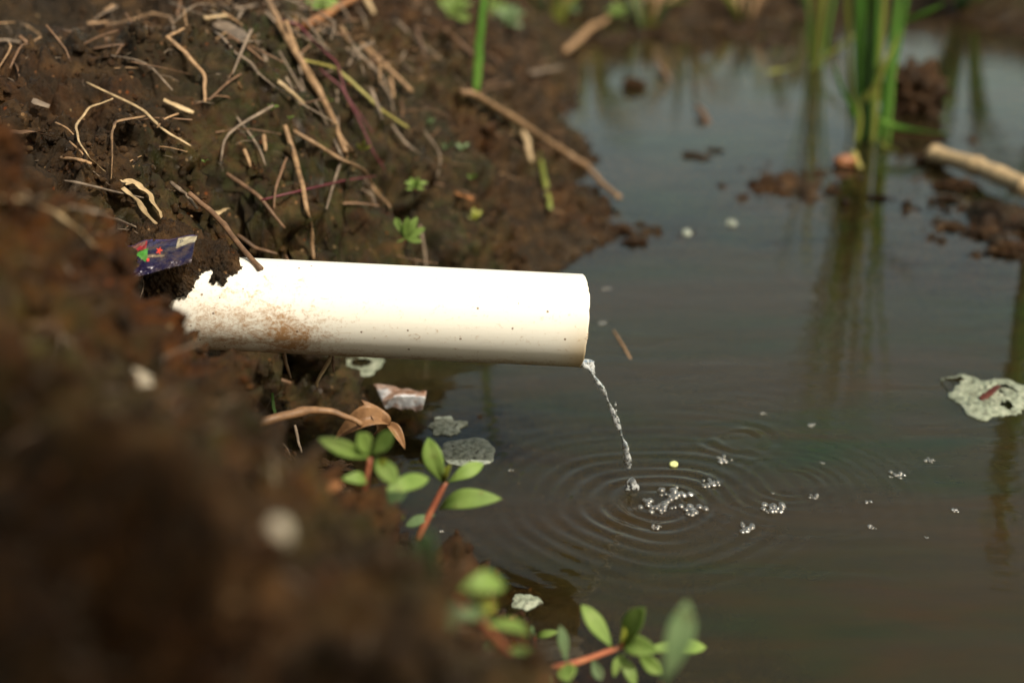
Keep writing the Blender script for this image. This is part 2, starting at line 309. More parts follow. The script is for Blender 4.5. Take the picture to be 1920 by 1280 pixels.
def base_h(x, y):
    x = np.asarray(x, float).ravel(); y = np.asarray(y, float).ravel(); out = np.empty(len(x))
    for i in range(0, len(x), 20000):
        a, b = x[i:i + 20000], y[i:i + 20000]; r2 = (a[:, None] - _xy[:, 0]) ** 2 + (b[:, None] - _xy[:, 1]) ** 2
        out[i:i + 20000] = tps(r2) @ W[:nC] + W[nC] + W[nC + 1] * a + W[nC + 2] * b
    rr = np.maximum(np.abs(x) / 2.6, np.abs(y - 1.5) / 3.2); f = sstep(.8, 1.15, rr)
    return out * (1 - f) + (.16 + .1 * fbm(np.stack([x * .2, y * .2, x * 0], 1), 2)) * f
def axis(segs):                                     # (start, stop, step) pieces, then growing steps outwards
    v = []
    for a, b, s in segs: v += list(np.arange(a, b - s * .5, s))
    v.append(segs[-1][1]); return v
xs = axis([(-.82, .16, .0023), (.16, .78, .005), (.78, 1.6, .02)])
s = .006; lo = xs[0]; pre = []
while lo > -120: lo -= s; pre.append(lo); s *= 1.13
s = .03; hi = xs[-1]; post = []
while hi < 120: hi += s; post.append(hi); s *= 1.2
xs = np.array(pre[::-1] + xs + post)
ys = [.24]
while ys[-1] < 3.3: ys.append(ys[-1] + .0022 * max(.62, ys[-1] * .95))
s = .01; lo = ys[0]; pre = []
while lo > -60: lo -= s; pre.append(lo); s *= 1.2
s = .012; hi = ys[-1]; post = []
while hi < 250: hi += s; post.append(hi); s *= 1.16
ys = np.array(pre[::-1] + ys + post)
nx, ny = len(xs), len(ys)
# evaluate the smooth base on a coarser lattice, then bilinearly to the fine one
XX, YY = np.meshgrid(xs, ys, indexing='ij')
cx, cy = xs[::3], ys[::3]
if cx[-1] != xs[-1]: cx = np.append(cx, xs[-1])
if cy[-1] != ys[-1]: cy = np.append(cy, ys[-1])
CX, CY = np.meshgrid(cx, cy, indexing='ij'); CH = base_h(CX, CY).reshape(CX.shape)
tmp = np.stack([np.interp(ys, cy, CH[i]) for i in range(len(cx))]); HH = np.stack([np.interp(xs, cx, tmp[:, j]) for j in range(ny)], 1)
P = np.stack([XX.ravel(), YY.ravel(), HH.ravel()], 1)
gx = np.gradient(HH, xs, axis=0); gy = np.gradient(HH, ys, axis=1)
Nn = np.stack([-gx.ravel(), -gy.ravel(), np.ones(nx * ny)], 1); Nn /= np.linalg.norm(Nn, axis=1)[:, None]
x, y, z = P.T
near = np.exp(-np.maximum(0, np.hypot(x, y - 1.2) - 3) / 3)
land = sstep(-.012, .02, z)
def bl(px, py, d_, rx_, ry_):
    c_ = D(px, py, d_); return np.exp(-(((x - c_.x) / rx_) ** 2 + ((y - c_.y) / ry_) ** 2))
smoothpatch = np.clip(.4 * sstep(.3, .6, fbm(P * 3.2 + 5, 2)) + .8 * bl(60, 50, 1.25, .10, .14) + .3 * bl(290, 170, 1.1, .05, .05) + .7 * bl(30, 320, .93, .035, .05) + .45 * bl(620, 860, .84, .04, .03)
    - .9 * bl(190, 100, 1.13, .05, .03) - .8 * bl(40, 200, 1.0, .05, .05) - .7 * bl(250, 260, 1.0, .06, .05), 0, 1)
crumb = (1 - .85 * smoothpatch)
warp = P + .012 * np.stack([fbm(P * 22 + 3, 2), fbm(P * 22 + 31, 2), fbm(P * 22 + 57, 2)], 1)
d = .024 * fbm(P * 5.5, 3) + .020 * billow(warp * 16, 3, .5) * (.30 + .70 * crumb)
d += .0105 * billow(warp * 55, 3, .6) * (.10 + .90 * crumb) * (.35 + .65 * sstep(-.3, .3, fbm(P * 11 + 9, 2)))
d += .0038 * billow(warp * 135 + 5, 2, .6) * (.08 + .92 * crumb)
sel = np.where((x > -.85) & (x < .8) & (y > .25) & (y < 2.6) & (z > -.03))[0]
cm = sstep(-.4, .05, fbm(P * 9 + 33, 3)); far_f = 1 - sstep(1.7, 2.6, y)
nearm = 1 + (.5 * (1 - sstep(.65, .85, y)) + 1.1 * (1 - sstep(.45, .66, y))) * (1 - sstep(-.10, -.03, x))
d += (.0125 * nearm * (domes(warp * 34, sel) - .35) * (.15 + .85 * cm) * crumb + .0062 * np.sqrt(nearm) * (domes(warp * 85 + 7, sel) - .35) * (.25 + .75 * cm) * (.12 + .88 * crumb)) * far_f
d += .0028 * (domes(warp * 210 + 3, sel) - .35) * (.12 + .88 * crumb) * far_f
d += .0018 * fbm(P * 230, 2, .6) * (.2 + .8 * crumb)
wl = sstep(.0, .03, z); d *= (.62 + .38 * wl)
pipez = .133 - .051 * (x + .1846)
pk = sstep(.115, .06, np.abs(y - .875)) * sstep(-.265, -.24, x) * sstep(.08, .04, x)
d = d * (1 - pk * .75)
V = P + Nn * (d * near)[:, None]
gtop = V[:, 2].copy()
# keep soil out of the pipe's open run
inpipe = (np.abs(V[:, 1] - .905) < .034) & (V[:, 0] > -.27) & (V[:, 0] < .06)
V[:, 2] = np.where(inpipe, np.minimum(V[:, 2], pipez - .04 + .11 * sstep(-.222, -.262, V[:, 0] + .006 * fbm(P * 60, 2))), V[:, 2])
ground = mesh_obj("ground", V, grid_faces(nx, ny), M['soil'], origin=(0, 0, 0)); tag(ground, kind='structure')
tag(ground, "dark wet crumbly mud bank sloping into the muddy pool")
def attr(o, name, v):
    a = o.data.attributes.new(name, 'FLOAT', 'POINT'); a.data.foreach_set('value', np.asarray(v, dtype=np.float32))
attr(ground, 'crumb', crumb)
moss_v = np.clip(sstep(-.1, .3, fbm(P * 6 + 40, 2)) * .6 + .8 * np.exp(-(((x + .15) / .13) ** 2 + ((y - 1.2) / .12) ** 2)) + .9 * np.exp(-(((x + .12) / .12) ** 2 + ((y - .45) / .09) ** 2)), 0, 1) * land
attr(ground, 'moss', moss_v)
red_v = np.clip(.95 * np.exp(-(((x + .22) / .13) ** 2 + ((y - .6) / .22) ** 2)) + .25 * sstep(.05, .35, fbm(P * 8 + 70, 2)) * (1 - .8 * sstep(2, 2.5, y)) + .55 * np.exp(-(((x - .0) / .06) ** 2 + ((y - .62) / .08) ** 2)) , 0, 1)
attr(ground, 'red', red_v)
attr(ground, 'wet', sstep(.02, -.002, V[:, 2]))
# BVH of the part the photograph sees
ix = np.where((xs > -1.0) & (xs < 1.4))[0]; iy = np.where((ys > .2) & (ys < 4))[0]
sub = V.reshape(nx, ny, 3)[ix[0]:ix[-1] + 1:2, iy[0]:iy[-1] + 1:2]
bvh = BVHTree.FromPolygons([Vector(v) for v in sub.reshape(-1, 3)], grid_faces(sub.shape[0], sub.shape[1]).tolist())
def hit(px, py, water=True):
    r = ray(px, py); n = r.normalized(); h = bvh.ray_cast(CAM, n)
    t = (h[3] / r.length) if h[0] is not None else 6.0
    if water: t = min(t, -CAMH / r.z if r.z < 0 else t)
    return t
def down(x, y):
    h = bvh.ray_cast(Vector((x, y, 2)), Vector((0, 0, -1))); return h[0].z if h[0] is not None else 0

# ---------------------------------------------------------------- water
wx = list(np.arange(-.34, -.02, .003)) + list(np.arange(-.02, .46, .0012)) + list(np.arange(.46, 1.5, .012)) + [1.6, 1.9, 2.5, 3.5]
wy = [-3, -2, -1, -.5, -.2, 0, .2, .4] + list(np.arange(.5, .72, .004)) + list(np.arange(.72, 1.16, .0012)) + list(np.arange(1.16, 2.2, .005)) + list(np.arange(2.2, 3.6, .02)) + [3.8, 4.2, 5]
wx, wy = np.array(wx), np.array(wy); WX, WY = np.meshgrid(wx, wy, indexing='ij'); ax_, ay_ = WX.ravel(), WY.ravel()
def rings(cx, cy, amp, lam, dec, r0, r1, ex=1.0):
    r = np.hypot(ax_ - cx, (ay_ - cy) * ex); th0 = np.arctan2(ay_ - cy, ax_ - cx); r = r * (1 + .035 * np.sin(3 * th0 + cx * 90) + .02 * np.sin(5 * th0)); ph = 2 * math.pi * (r / lam) * (1 - .55 * r) + 1.6 * pn(np.stack([ax_ * 8, ay_ * 8, ax_ * 0 + 3.3], 1)) + .7 * pn(np.stack([ax_ * 24, ay_ * 24, ax_ * 0 + 5.3], 1))
    an = .7 + .8 * pn(np.stack([r * 55, th0 * .6, r * 0 + cy], 1)) + .35 * np.sin(2 * np.arctan2(ay_ - cy, ax_ - cx) + 1.1) + .25 * pn(np.stack([ax_ * 18, ay_ * 18, r * 0 + cx], 1))
    return amp * np.sin(ph) * np.exp(-r / dec) * (1 + .9 * np.exp(-(r / .03) ** 2)) * sstep(r0, r0 + .012, r) * (1 - sstep(r1 * .7, r1, r)) * an
c0 = Z(1232, 945); c1 = Z(1385, 823); c2_ = Z(1480, 905)
wz = rings(c0.x, c0.y, .00105, .0125, .055, .012, .34) + rings(c0.x + .004, c0.y - .002, .00009, .0068, .06, .01, .16)
wz += rings(c1.x, c1.y, .0009, .0150, .022, .008, .045) + rings(c2_.x, c2_.y, .0002, .009, .06, .01, .12)
wz -= .0018 * np.exp(-(((ax_ - Z(1187, 945).x) / .007) ** 2 + ((ay_ - Z(1187, 945).y) / .007) ** 2))
wz += .00018 * pn(np.stack([ax_ * 11, ay_ * 17, ax_ * 0], 1))
wv_ = np.stack([ax_, ay_, wz], 1)
water = mesh_obj("water", wv_, grid_faces(len(wx), len(wy)), M['water'], origin=(0, 0, 0)); tag(water, "still murky brown pool with rings of ripples", kind='structure')
gi = np.clip(np.searchsorted(xs, ax_), 1, nx - 1); gj = np.clip(np.searchsorted(ys, ay_), 1, ny - 1)
dep = np.maximum(0, -V[:, 2].reshape(nx, ny)[gi, gj]); attr(water, 'depth', dep)

# ---------------------------------------------------------------- shape builders
def smooth_path(pts, n):
    pts = [Vector(p) for p in pts]
    if len(pts) == 2: pts = [pts[0], pts[0].lerp(pts[1], .5), pts[1]]
    e = [pts[0] * 2 - pts[1]] + pts + [pts[-1] * 2 - pts[-2]]; out = []; m_ = len(pts) - 1
    for i in range(n):
        f = i / (n - 1) * m_; k_ = min(int(f), m_ - 1); t = f - k_; p0, p1, p2, p3 = e[k_:k_ + 4]
        out.append(.5 * ((2 * p1) + (p2 - p0) * t + (2 * p0 - 5 * p1 + 4 * p2 - p3) * t * t + (3 * p1 - p0 - 3 * p2 + p3) * t ** 3))
    return out
def sweep(path, rad, flat=1.0, sides=8, up=None, twist=0.0, rough=.05, nodes=0, crease=0.0):
    """ring sweep along path; rad is a function of 0..1; flat < 1 flattens along the local normal"""
    n = len(path); V_ = []; up = Vector(up) if up is not None else Vector((.1, -.5, .86)); seed = random.random() * 50
    for i, p in enumerate(path):
        t = i / (n - 1); tan = (path[min(n - 1, i + 1)] - path[max(0, i - 1)])
        tan = tan.normalized() if tan.length > 1e-9 else Vector((0, 0, 1))
        s_ = tan.cross(up); s_ = s_.normalized() if s_.length > 1e-6 else Vector((1, 0, 0)); u_ = s_.cross(tan).normalized()
        a = twist * t + .25 * math.sin(seed + t * 5); s_, u_ = s_ * math.cos(a) + u_ * math.sin(a), u_ * math.cos(a) - s_ * math.sin(a)
        r_ = rad(t) * (1 + rough * mnoise.noise(Vector((seed, t * 14, 0))))
        if nodes:
            ph = (t * nodes) % 1; r_ *= 1 + .28 * math.exp(-((min(ph, 1 - ph)) * 14 / max(1, 1)) ** 2)
        for k_ in range(sides):
            b = 2 * math.pi * k_ / sides; cr = 1 - crease * math.exp(-((math.sin(b) - 1) ** 2) * 4)
            V_.append(p + s_ * (r_ * math.cos(b)) + u_ * (r_ * flat * math.sin(b) * cr))
    F_ = []
    for i in range(n - 1):
        for k_ in range(sides):
            a = i * sides + k_; b = i * sides + (k_ + 1) % sides; F_.append((a, b, b + sides, a + sides))
    F_.append(tuple(range(sides))[::-1]); F_.append(tuple(range((n - 1) * sides, n * sides)))
    return V_, F_
def join(parts):
    V_, F_ = [], []
    for v, f in parts:
        o_ = len(V_); V_ += list(v); F_ += [tuple(i + o_ for i in ff) for ff in f]
    return V_, F_
def taper(r, a=.55, b=.3): return lambda t: r * (a + (1 - a) * min(1, t * 6)) * (1 - (1 - b) * t ** 2.2)
def stalk(name, pxs, wpx, mt, label, cat, group=None, lift=.6, flat=.7, d=None, nodes=0, tip=.5, splay=0, parent=None, lfn=None):
    """a stem or blade laid over the ground along photo pixels; every point rests on what the ray meets"""
    if d is not None:
        ts = [d + (lfn(i / (len(pxs) - 1)) if lfn else 0) for i in range(len(pxs))] if not isinstance(d, (list, tuple)) else list(d); pp = pxs
    else:
        pp = []
        for a, b in zip(pxs[:-1], pxs[1:]): pp += [a, ((a[0] + b[0]) / 2, (a[1] + b[1]) / 2)]
        pp.append(pxs[-1]); ts = [min([hit(*p)] + [t_ for t_ in (hit(p[0] + a_, p[1] + b_) for a_, b_ in ((0, 7), (0, 14), (7, 4), (-7, 4), (0, -6))) if t_ > .93 * hit(*p)]) for p in pp]
        for _ in range(2):
            ts = [min(ts[i], .5 * (ts[max(0, i - 1)] + ts[min(len(ts) - 1, i + 1)])) * .5 + .5 * ts[i] for i in range(len(ts))]
    r = .5 * wpx * (sum(ts) / len(ts)) / FPX
    pts = [D(p[0], p[1], t - (.004 + r * lift if d is None else 0)) + Vector((0, 0, 0 if d is None else r * lift)) for p, t in zip(pp, ts)]
    pts = smooth_path(pts, max(14, 6 * len(pxs)))
    seed = random.random() * 99
    pts = [p + Vector([mnoise.noise(Vector((seed + k_, i * .35, 0))) for k_ in (0, 7, 13)]) * r * .22 for i, p in enumerate(pts)]
    v, f = sweep(pts, taper(r, .8, tip), flat, 10, nodes=nodes, crease=.5 if flat < .5 else 0, twist=random.uniform(-1, 1) * (1.2 if flat < .5 else 0))
    o = mesh_obj(name, v, f, M[mt], parent)
    if parent is None: tag(o, label, cat, group)
    return o
def leaf_mesh(base, tip, width, nrm, bend=None, cup=None, pt=None, thick=.0004):
    bend = random.uniform(.0, .22) if bend is None else bend; cup = random.uniform(.05, .35) if cup is None else cup; pt = random.uniform(.54, .68) if pt is None else pt
    base, tip = Vector(base), Vector(tip); ax = tip - base; L_ = ax.length; ax.normalize()
    n_ = Vector(nrm); n_ = (n_ - ax * n_.dot(ax)).normalized(); s_ = ax.cross(n_); nu, nv = 15, 9; top = []; bot = []
    sd = random.random() * 30
    for i in range(nu):
        t = i / (nu - 1); tt = t ** (math.log(.5) / math.log(pt)); w_ = width * .5 * math.sin(math.pi * min(1, max(.0, tt))) ** .8
        w_ = max(w_, width * .05 * (1 - t)) + width * .01
        c = base + ax * (L_ * t) + n_ * (math.sin(math.pi * t) * bend * L_ - bend * L_ * .6 * t * t)
        for j in range(nv):
            a = j / (nv - 1) * 2 - 1
            p = c + s_ * (w_ * a) + n_ * (abs(a) ** 1.3 * cup * w_ + .025 * width * mnoise.noise(Vector((t * 5, a * 3, sd))) - .03 * width * math.exp(-(a * 6) ** 2))
            top.append(p + n_ * thick * .5); bot.append(p - n_ * thick * .5)
    V_ = top + bot; o_ = len(top); F_ = []
    for i in range(nu - 1):
        for j in range(nv - 1):
            a = i * nv + j; F_.append((a, a + nv, a + nv + 1, a + 1)); F_.append((o_ + a, o_ + a + 1, o_ + a + nv + 1, o_ + a + nv))
    rim = [j for j in range(nv)] + [i * nv + nv - 1 for i in range(1, nu)] + [(nu - 1) * nv + j for j in range(nv - 2, -1, -1)] + [i * nv for i in range(nu - 2, 0, -1)]
    for a, b in zip(rim, rim[1:] + rim[:1]): F_.append((a, b, o_ + b, o_ + a))
    return V_, F_
def plant(name, label, cat, stems, leaves, group=None):
    """stems: (pixels, distances, width px, material); leaves: (base px, tip px, d base, d tip, width px, material)"""
    s0 = stems[0]; org = D(s0[0][0][0], s0[0][0][1], s0[1][0]); r_ = empty(name, org, label, cat, group)
    for pxs, ds, wpx, mt in stems:
        pts = smooth_path([D(p[0], p[1], dd) for p, dd in zip(pxs, ds)], 18); rr = .5 * wpx * ds[0] / FPX
        v, f = sweep(pts, taper(rr, .9, .7), 1, 10); mesh_obj('stem', v, f, M[mt], r_)
    for b, t, db, dt, wpx, mt in leaves:
        nrm = Vector((random.uniform(-.5, .4), -.75, .75 + random.uniform(-.3, .3)))
        v, f = leaf_mesh(D(*b, db), D(*t, dt), wpx * random.uniform(.78, .95) * (db + dt) / 2 / FPX, nrm); mesh_obj('leaf', v, f, M[mt], r_)
    return r_
def blob(c, size, seed=0, amp=.35, freq=2.2, sub=4, flatz=None):
    bm = bmesh.new(); bmesh.ops.create_icosphere(bm, subdivisions=sub, radius=1)
    Vv = np.array([v.co[:] for v in bm.verts]); F_ = [tuple(v.index for v in f.verts) for f in bm.faces]; bm.free()
    k_ = 1 + amp * fbm(Vv * freq + seed * 3.7, 4, .55); Vv = Vv * k_[:, None] * np.array(size) + np.array(c)
    return Vv, F_

# ---------------------------------------------------------------- pipe
PE = Vector((.0505, .905, .1195)); ax = Vector((-.2336, 0, .012)).normalized()   # axis from the outlet into the bank
R0, R1 = .0318, .0292
def make_pipe():
    ns, na = 260, 128; L_ = .42; pts = []
    side = Vector((0, -1, 0)); up = ax.cross(side).normalized(); up = up if up.z > 0 else -up
    t_ = np.concatenate([np.linspace(0, .012, 12)[:-1], np.linspace(.012, L_, ns - 11)]); rings_ = []
    angs = np.linspace(0, 2 * math.pi, na, endpoint=False)
    # the sawn lip: a little ragged, chipped at the upper corner
    cut = .0006 * np.array([mnoise.noise(Vector((math.cos(a) * 2.5, math.sin(a) * 2.5, 3))) for a in angs]) + .0009 * np.array([max(0, mnoise.noise(Vector((math.cos(a) * 9, math.sin(a) * 9, 8)))) for a in angs])
    cut += .0030 * (1 - np.cos(angs - .42)) + .0010 * np.exp(-((angs - 1.75) / .35) ** 2) + .0005 * np.exp(-((angs - 6.1) / .10) ** 2)
    def ring(s_, r_, k_): return [PE + ax * (s_ + cut[i] * k_) + side * (r_ * math.cos(a)) + up * (r_ * math.sin(a)) for i, a in enumerate(angs)]
    bev = [(0.0, R1 + .0002, 1), (-.0001, R1 + .0009, 1), (0, R0 - .0004, 1), (.0004, R0, 1)]
    seq = [(s_, R1, max(0, 1 - s_ / .012)) for s_ in t_[::-1][:-1]] + bev + [(s_ + .0004, R0, max(0, 1 - s_ / .012)) for s_ in t_[1:]]
    Vv = np.array([p[:] for s_, r_, k_ in seq for p in ring(s_, r_, k_)])
    n_ = len(seq); a = np.arange(n_ - 1)[:, None] * na + np.arange(na)[None]; b = np.arange(n_ - 1)[:, None] * na + (np.arange(na)[None] + 1) % na
    F_ = np.stack([a.ravel(), b.ravel(), (b + na).ravel(), (a + na).ravel()], 1)
    o = mesh_obj("drain_pipe", Vv, F_, M['pvc'], origin=PE)
    o.data.update()
    # local frame: x from the bank to the outlet
    rot = Matrix.Rotation(-math.atan2(-ax.z, -ax.x), 4, 'Y') if False else Matrix.Identity(4)
    tag(o, "white plastic drain pipe with brown dirt stains sticking out of the mud bank", "pipe"); return o
pipe = make_pipe()

# mud slumped over the buried end of the pipe
poly = [(292,576),(297,570),(320,568),(331,559),(348,555),(359,544),(365,531),(374,518),(395,502),(401,510),(393,529),(399,532),(408,529),(419,535),(427,521),(451,508),(449,495),(445,484),(452,470),(400,380),(200,380),(200,640),(283,612)]
def signed_in(px, py):
    n = len(px); ins = np.zeros(n, bool); dm = np.full(n, 1e9)
    for (x0, y0), (x1, y1) in zip(poly, poly[1:] + poly[:1]):
        c_ = ((y0 > py) != (y1 > py)) & (px < (x1 - x0) * (py - y0) / (y1 - y0 + 1e-9) + x0); ins ^= c_
        dx, dy = x1 - x0, y1 - y0; t = np.clip(((px - x0) * dx + (py - y0) * dy) / (dx * dx + dy * dy + 1e-9), 0, 1)
        dm = np.minimum(dm, np.hypot(px - x0 - t * dx, py - y0 - t * dy))
    return np.where(ins, dm, -dm)
ss = np.linspace(.21, .34, 300); th = np.linspace(-.6, 2.7, 330); S_, T_ = np.meshgrid(ss, th, indexing='ij')
side = np.array([0, -1, 0]); upv = np.array(ax.cross(Vector((0, -1, 0))).normalized()); upv = upv if upv[2] > 0 else -upv
rad_dir = np.cos(T_.ravel())[:, None] * side + np.sin(T_.ravel())[:, None] * upv
C_ = np.array(PE[:]) + S_.ravel()[:, None] * np.array(ax[:])
Q0 = C_ + rad_dir * R0; pxx, pyy, _ = project(Q0)
sd = signed_in(pxx + 5 * fbm(Q0 * 400, 3), pyy + 5 * fbm(Q0 * 400 + 9, 3))
sd = np.where(T_.ravel() > 1.9, np.maximum(sd, (410 - pxx)), sd)
tk = np.minimum(.0075, .0022 * np.maximum(0, sd) ** .42 + 0) + .00022 * np.clip(sd - 12, 0, 60)
tk = tk * (1 + .3 * fbm(Q0 * 50, 2)) + (.0030 * billow(Q0 * 150, 4, .55) + .0006 * fbm(Q0 * 700, 2)) * np.clip(sd / 7, 0, 1)
tk = np.where(sd > 0, np.maximum(tk, .0006), -.0012)
Q = C_ + rad_dir * (R0 + tk)[:, None]; F_ = grid_faces(300, 330); keep = (sd[F_] > -2.5).any(1); F_ = F_[keep]
used = np.unique(F_); rem = -np.ones(len(Q), int); rem[used] = np.arange(len(used))
clump = mesh_obj("mud_clump", Q[used], rem[F_], M['soil'], origin=(-.2, .905, .16)); attr(clump, 'crumb', np.ones(len(used))); attr(clump, 'moss', np.zeros(len(used))); attr(clump, 'red', np.full(len(used), .12)); attr(clump, 'wet', np.zeros(len(used)))
tag(clump, "lumpy brown mud slumped over the buried end of the white pipe", "mud clump")

# ---------------------------------------------------------------- crumbs and fibres (uncountable litter of the bank)
def scatter_ids(nw, wfun):
    ppx, ppy, f_ = project(V); vis = (ppx > -150) & (ppx < 2050) & (ppy > -120) & (ppy < 1400) & (f_ > .2) & (f_ < 3.2) & (V[:, 2] > -.001)
    inx = np.where(vis)[0]
    area = (np.gradient(xs)[:, None] * np.gradient(ys)[None]).ravel()[inx]; w_ = area * wfun(inx, f_[inx]); w_ /= w_.sum()
    return rng.choice(inx, nw, p=w_)
bm = bmesh.new(); bmesh.ops.create_icosphere(bm, subdivisions=2, radius=1)
icoV = np.array([v.co[:] for v in bm.verts]); icoF = np.array([[v.index for v in f.verts] for f in bm.faces]); bm.free()
NC = 14000
ids = scatter_ids(NC, lambda i, f: (crumb[i] ** 2 + .04) * (1.0 / f ** 1.2) * (.15 + sstep(-.1, .25, fbm(P[i] * 13 + 77, 2))))
rad = rng.lognormal(math.log(.0014), .6, NC).clip(.0005, .005)
sc_ = rad[:, None, None] * rng.uniform(.6, 1.25, (NC, 1, 3)); k_ = 1 + .3 * rng.normal(size=(NC, len(icoV), 1)).clip(-1.5, 1.5) * .75
th_ = rng.uniform(0, 6.28, NC); co, si = np.cos(th_), np.sin(th_)
CV = icoV[None] * k_ * sc_; CV = np.stack([CV[..., 0] * co[:, None] - CV[..., 1] * si[:, None], CV[..., 0] * si[:, None] + CV[..., 1] * co[:, None], CV[..., 2]], -1)
CV = CV + (V[ids] + Nn[ids] * rad[:, None] * .35)[:, None, :]
CF = (icoF[None] + (np.arange(NC) * len(icoV))[:, None, None]).reshape(-1, 3)
cr = mesh_obj("soil_crumbs", CV.reshape(-1, 3), CF, M['soil'], origin=(0, 0, 0)); rep = len(icoV)
attr(cr, 'crumb', np.ones(NC * rep)); attr(cr, 'moss', np.repeat(moss_v[ids] * .5, rep)); attr(cr, 'red', np.repeat(np.clip(red_v[ids] + .25 * rng.random(NC), 0, 1), rep)); attr(cr, 'wet', np.zeros(NC * rep))
tag(cr, "loose brown soil crumbs strewn over the mud bank", kind='stuff')
def litter(n, name, mt, lab, lmin, lmax, rmin, rmax, wf):
    parts = []
    for i in scatter_ids(n, wf):
        c_ = Vector(V[i]) + Vector(Nn[i]) * .002; dr = Vector((random.gauss(.4, 1), random.gauss(-.3, .8), random.gauss(-.25, .45))).normalized(); ln = random.uniform(lmin, lmax)
        b_ = Vector((random.gauss(0, 1), random.gauss(0, 1), abs(random.gauss(0, 1)))) * ln * .18; r_ = random.uniform(rmin, rmax)
        parts.append(sweep(smooth_path([c_ - dr * ln, c_ + b_, c_ + dr * ln], 6), lambda t: r_ * (1.1 - .5 * t), random.uniform(.3, 1), 5, rough=.3))
    v_, f_ = join(parts); fb = mesh_obj(name, v_, f_, M[mt]); tag(fb, lab, kind='stuff')
litter(900, "root_fibres", 'straw_grey', "fine broken root fibres in the mud bank", .004, .014, .0002, .0004, lambda i, f: (1.0 / f) * (.3 + moss_v[i]) * (P[i, 2] > .02))
litter(330, "plant_litter", 'straw_tan', "small bits of dry grass scattered over the mud bank", .005, .022, .0004, .0011, lambda i, f: (P[i, 1] > .9) * (.15 + sstep(.0, .4, fbm(P[i] * 4 + 21, 2))) * (P[i, 2] > .02))
def tangle(n):
    parts = []
    for i in scatter_ids(n, lambda i, f: (P[i, 1] > 1.08) * (P[i, 1] < 1.75) * (P[i, 2] > .02) * (np.exp(-((P[i, 0] + .17 - .25 * (1.2 - P[i, 1])) / .085) ** 2) + .02)):
        c_ = Vector(V[i]) + Vector(Nn[i]) * random.uniform(.002, .006); a = random.gauss(-1.05, .5); ln = random.uniform(.014, .05)
        dr = Vector((math.cos(a), math.sin(a), -.35 + random.gauss(0, .25))).normalized(); nn_ = Vector(Nn[i]); dr = (dr - nn_ * dr.dot(nn_) * .8).normalized()
        b_ = Vector((random.gauss(0, 1), random.gauss(0, 1), abs(random.gauss(0, 1)))) * ln * .12; r_ = random.uniform(.0006, .0019)
        parts.append(sweep(smooth_path([c_ - dr * ln, c_ + b_, c_ + dr * ln * random.uniform(.5, 1)], 9), lambda t: r_ * (1.1 - .5 * t), random.uniform(.25, .8), 6, rough=.25))
    v_, f_ = join(parts); fb = mesh_obj("matted_grass_litter", v_, f_, M['straw_grey']); tag(fb, "matted dry grass lying down the steep back bank", kind='stuff')
tangle(150)
litter(380, "dark_litter", 'straw_brown', "dark rotten stem bits in the back bank", .01, .035, .0006, .0016, lambda i, f: (P[i, 1] > 1.0) * (P[i, 2] > .02) * (P[i, 0] > -.4))

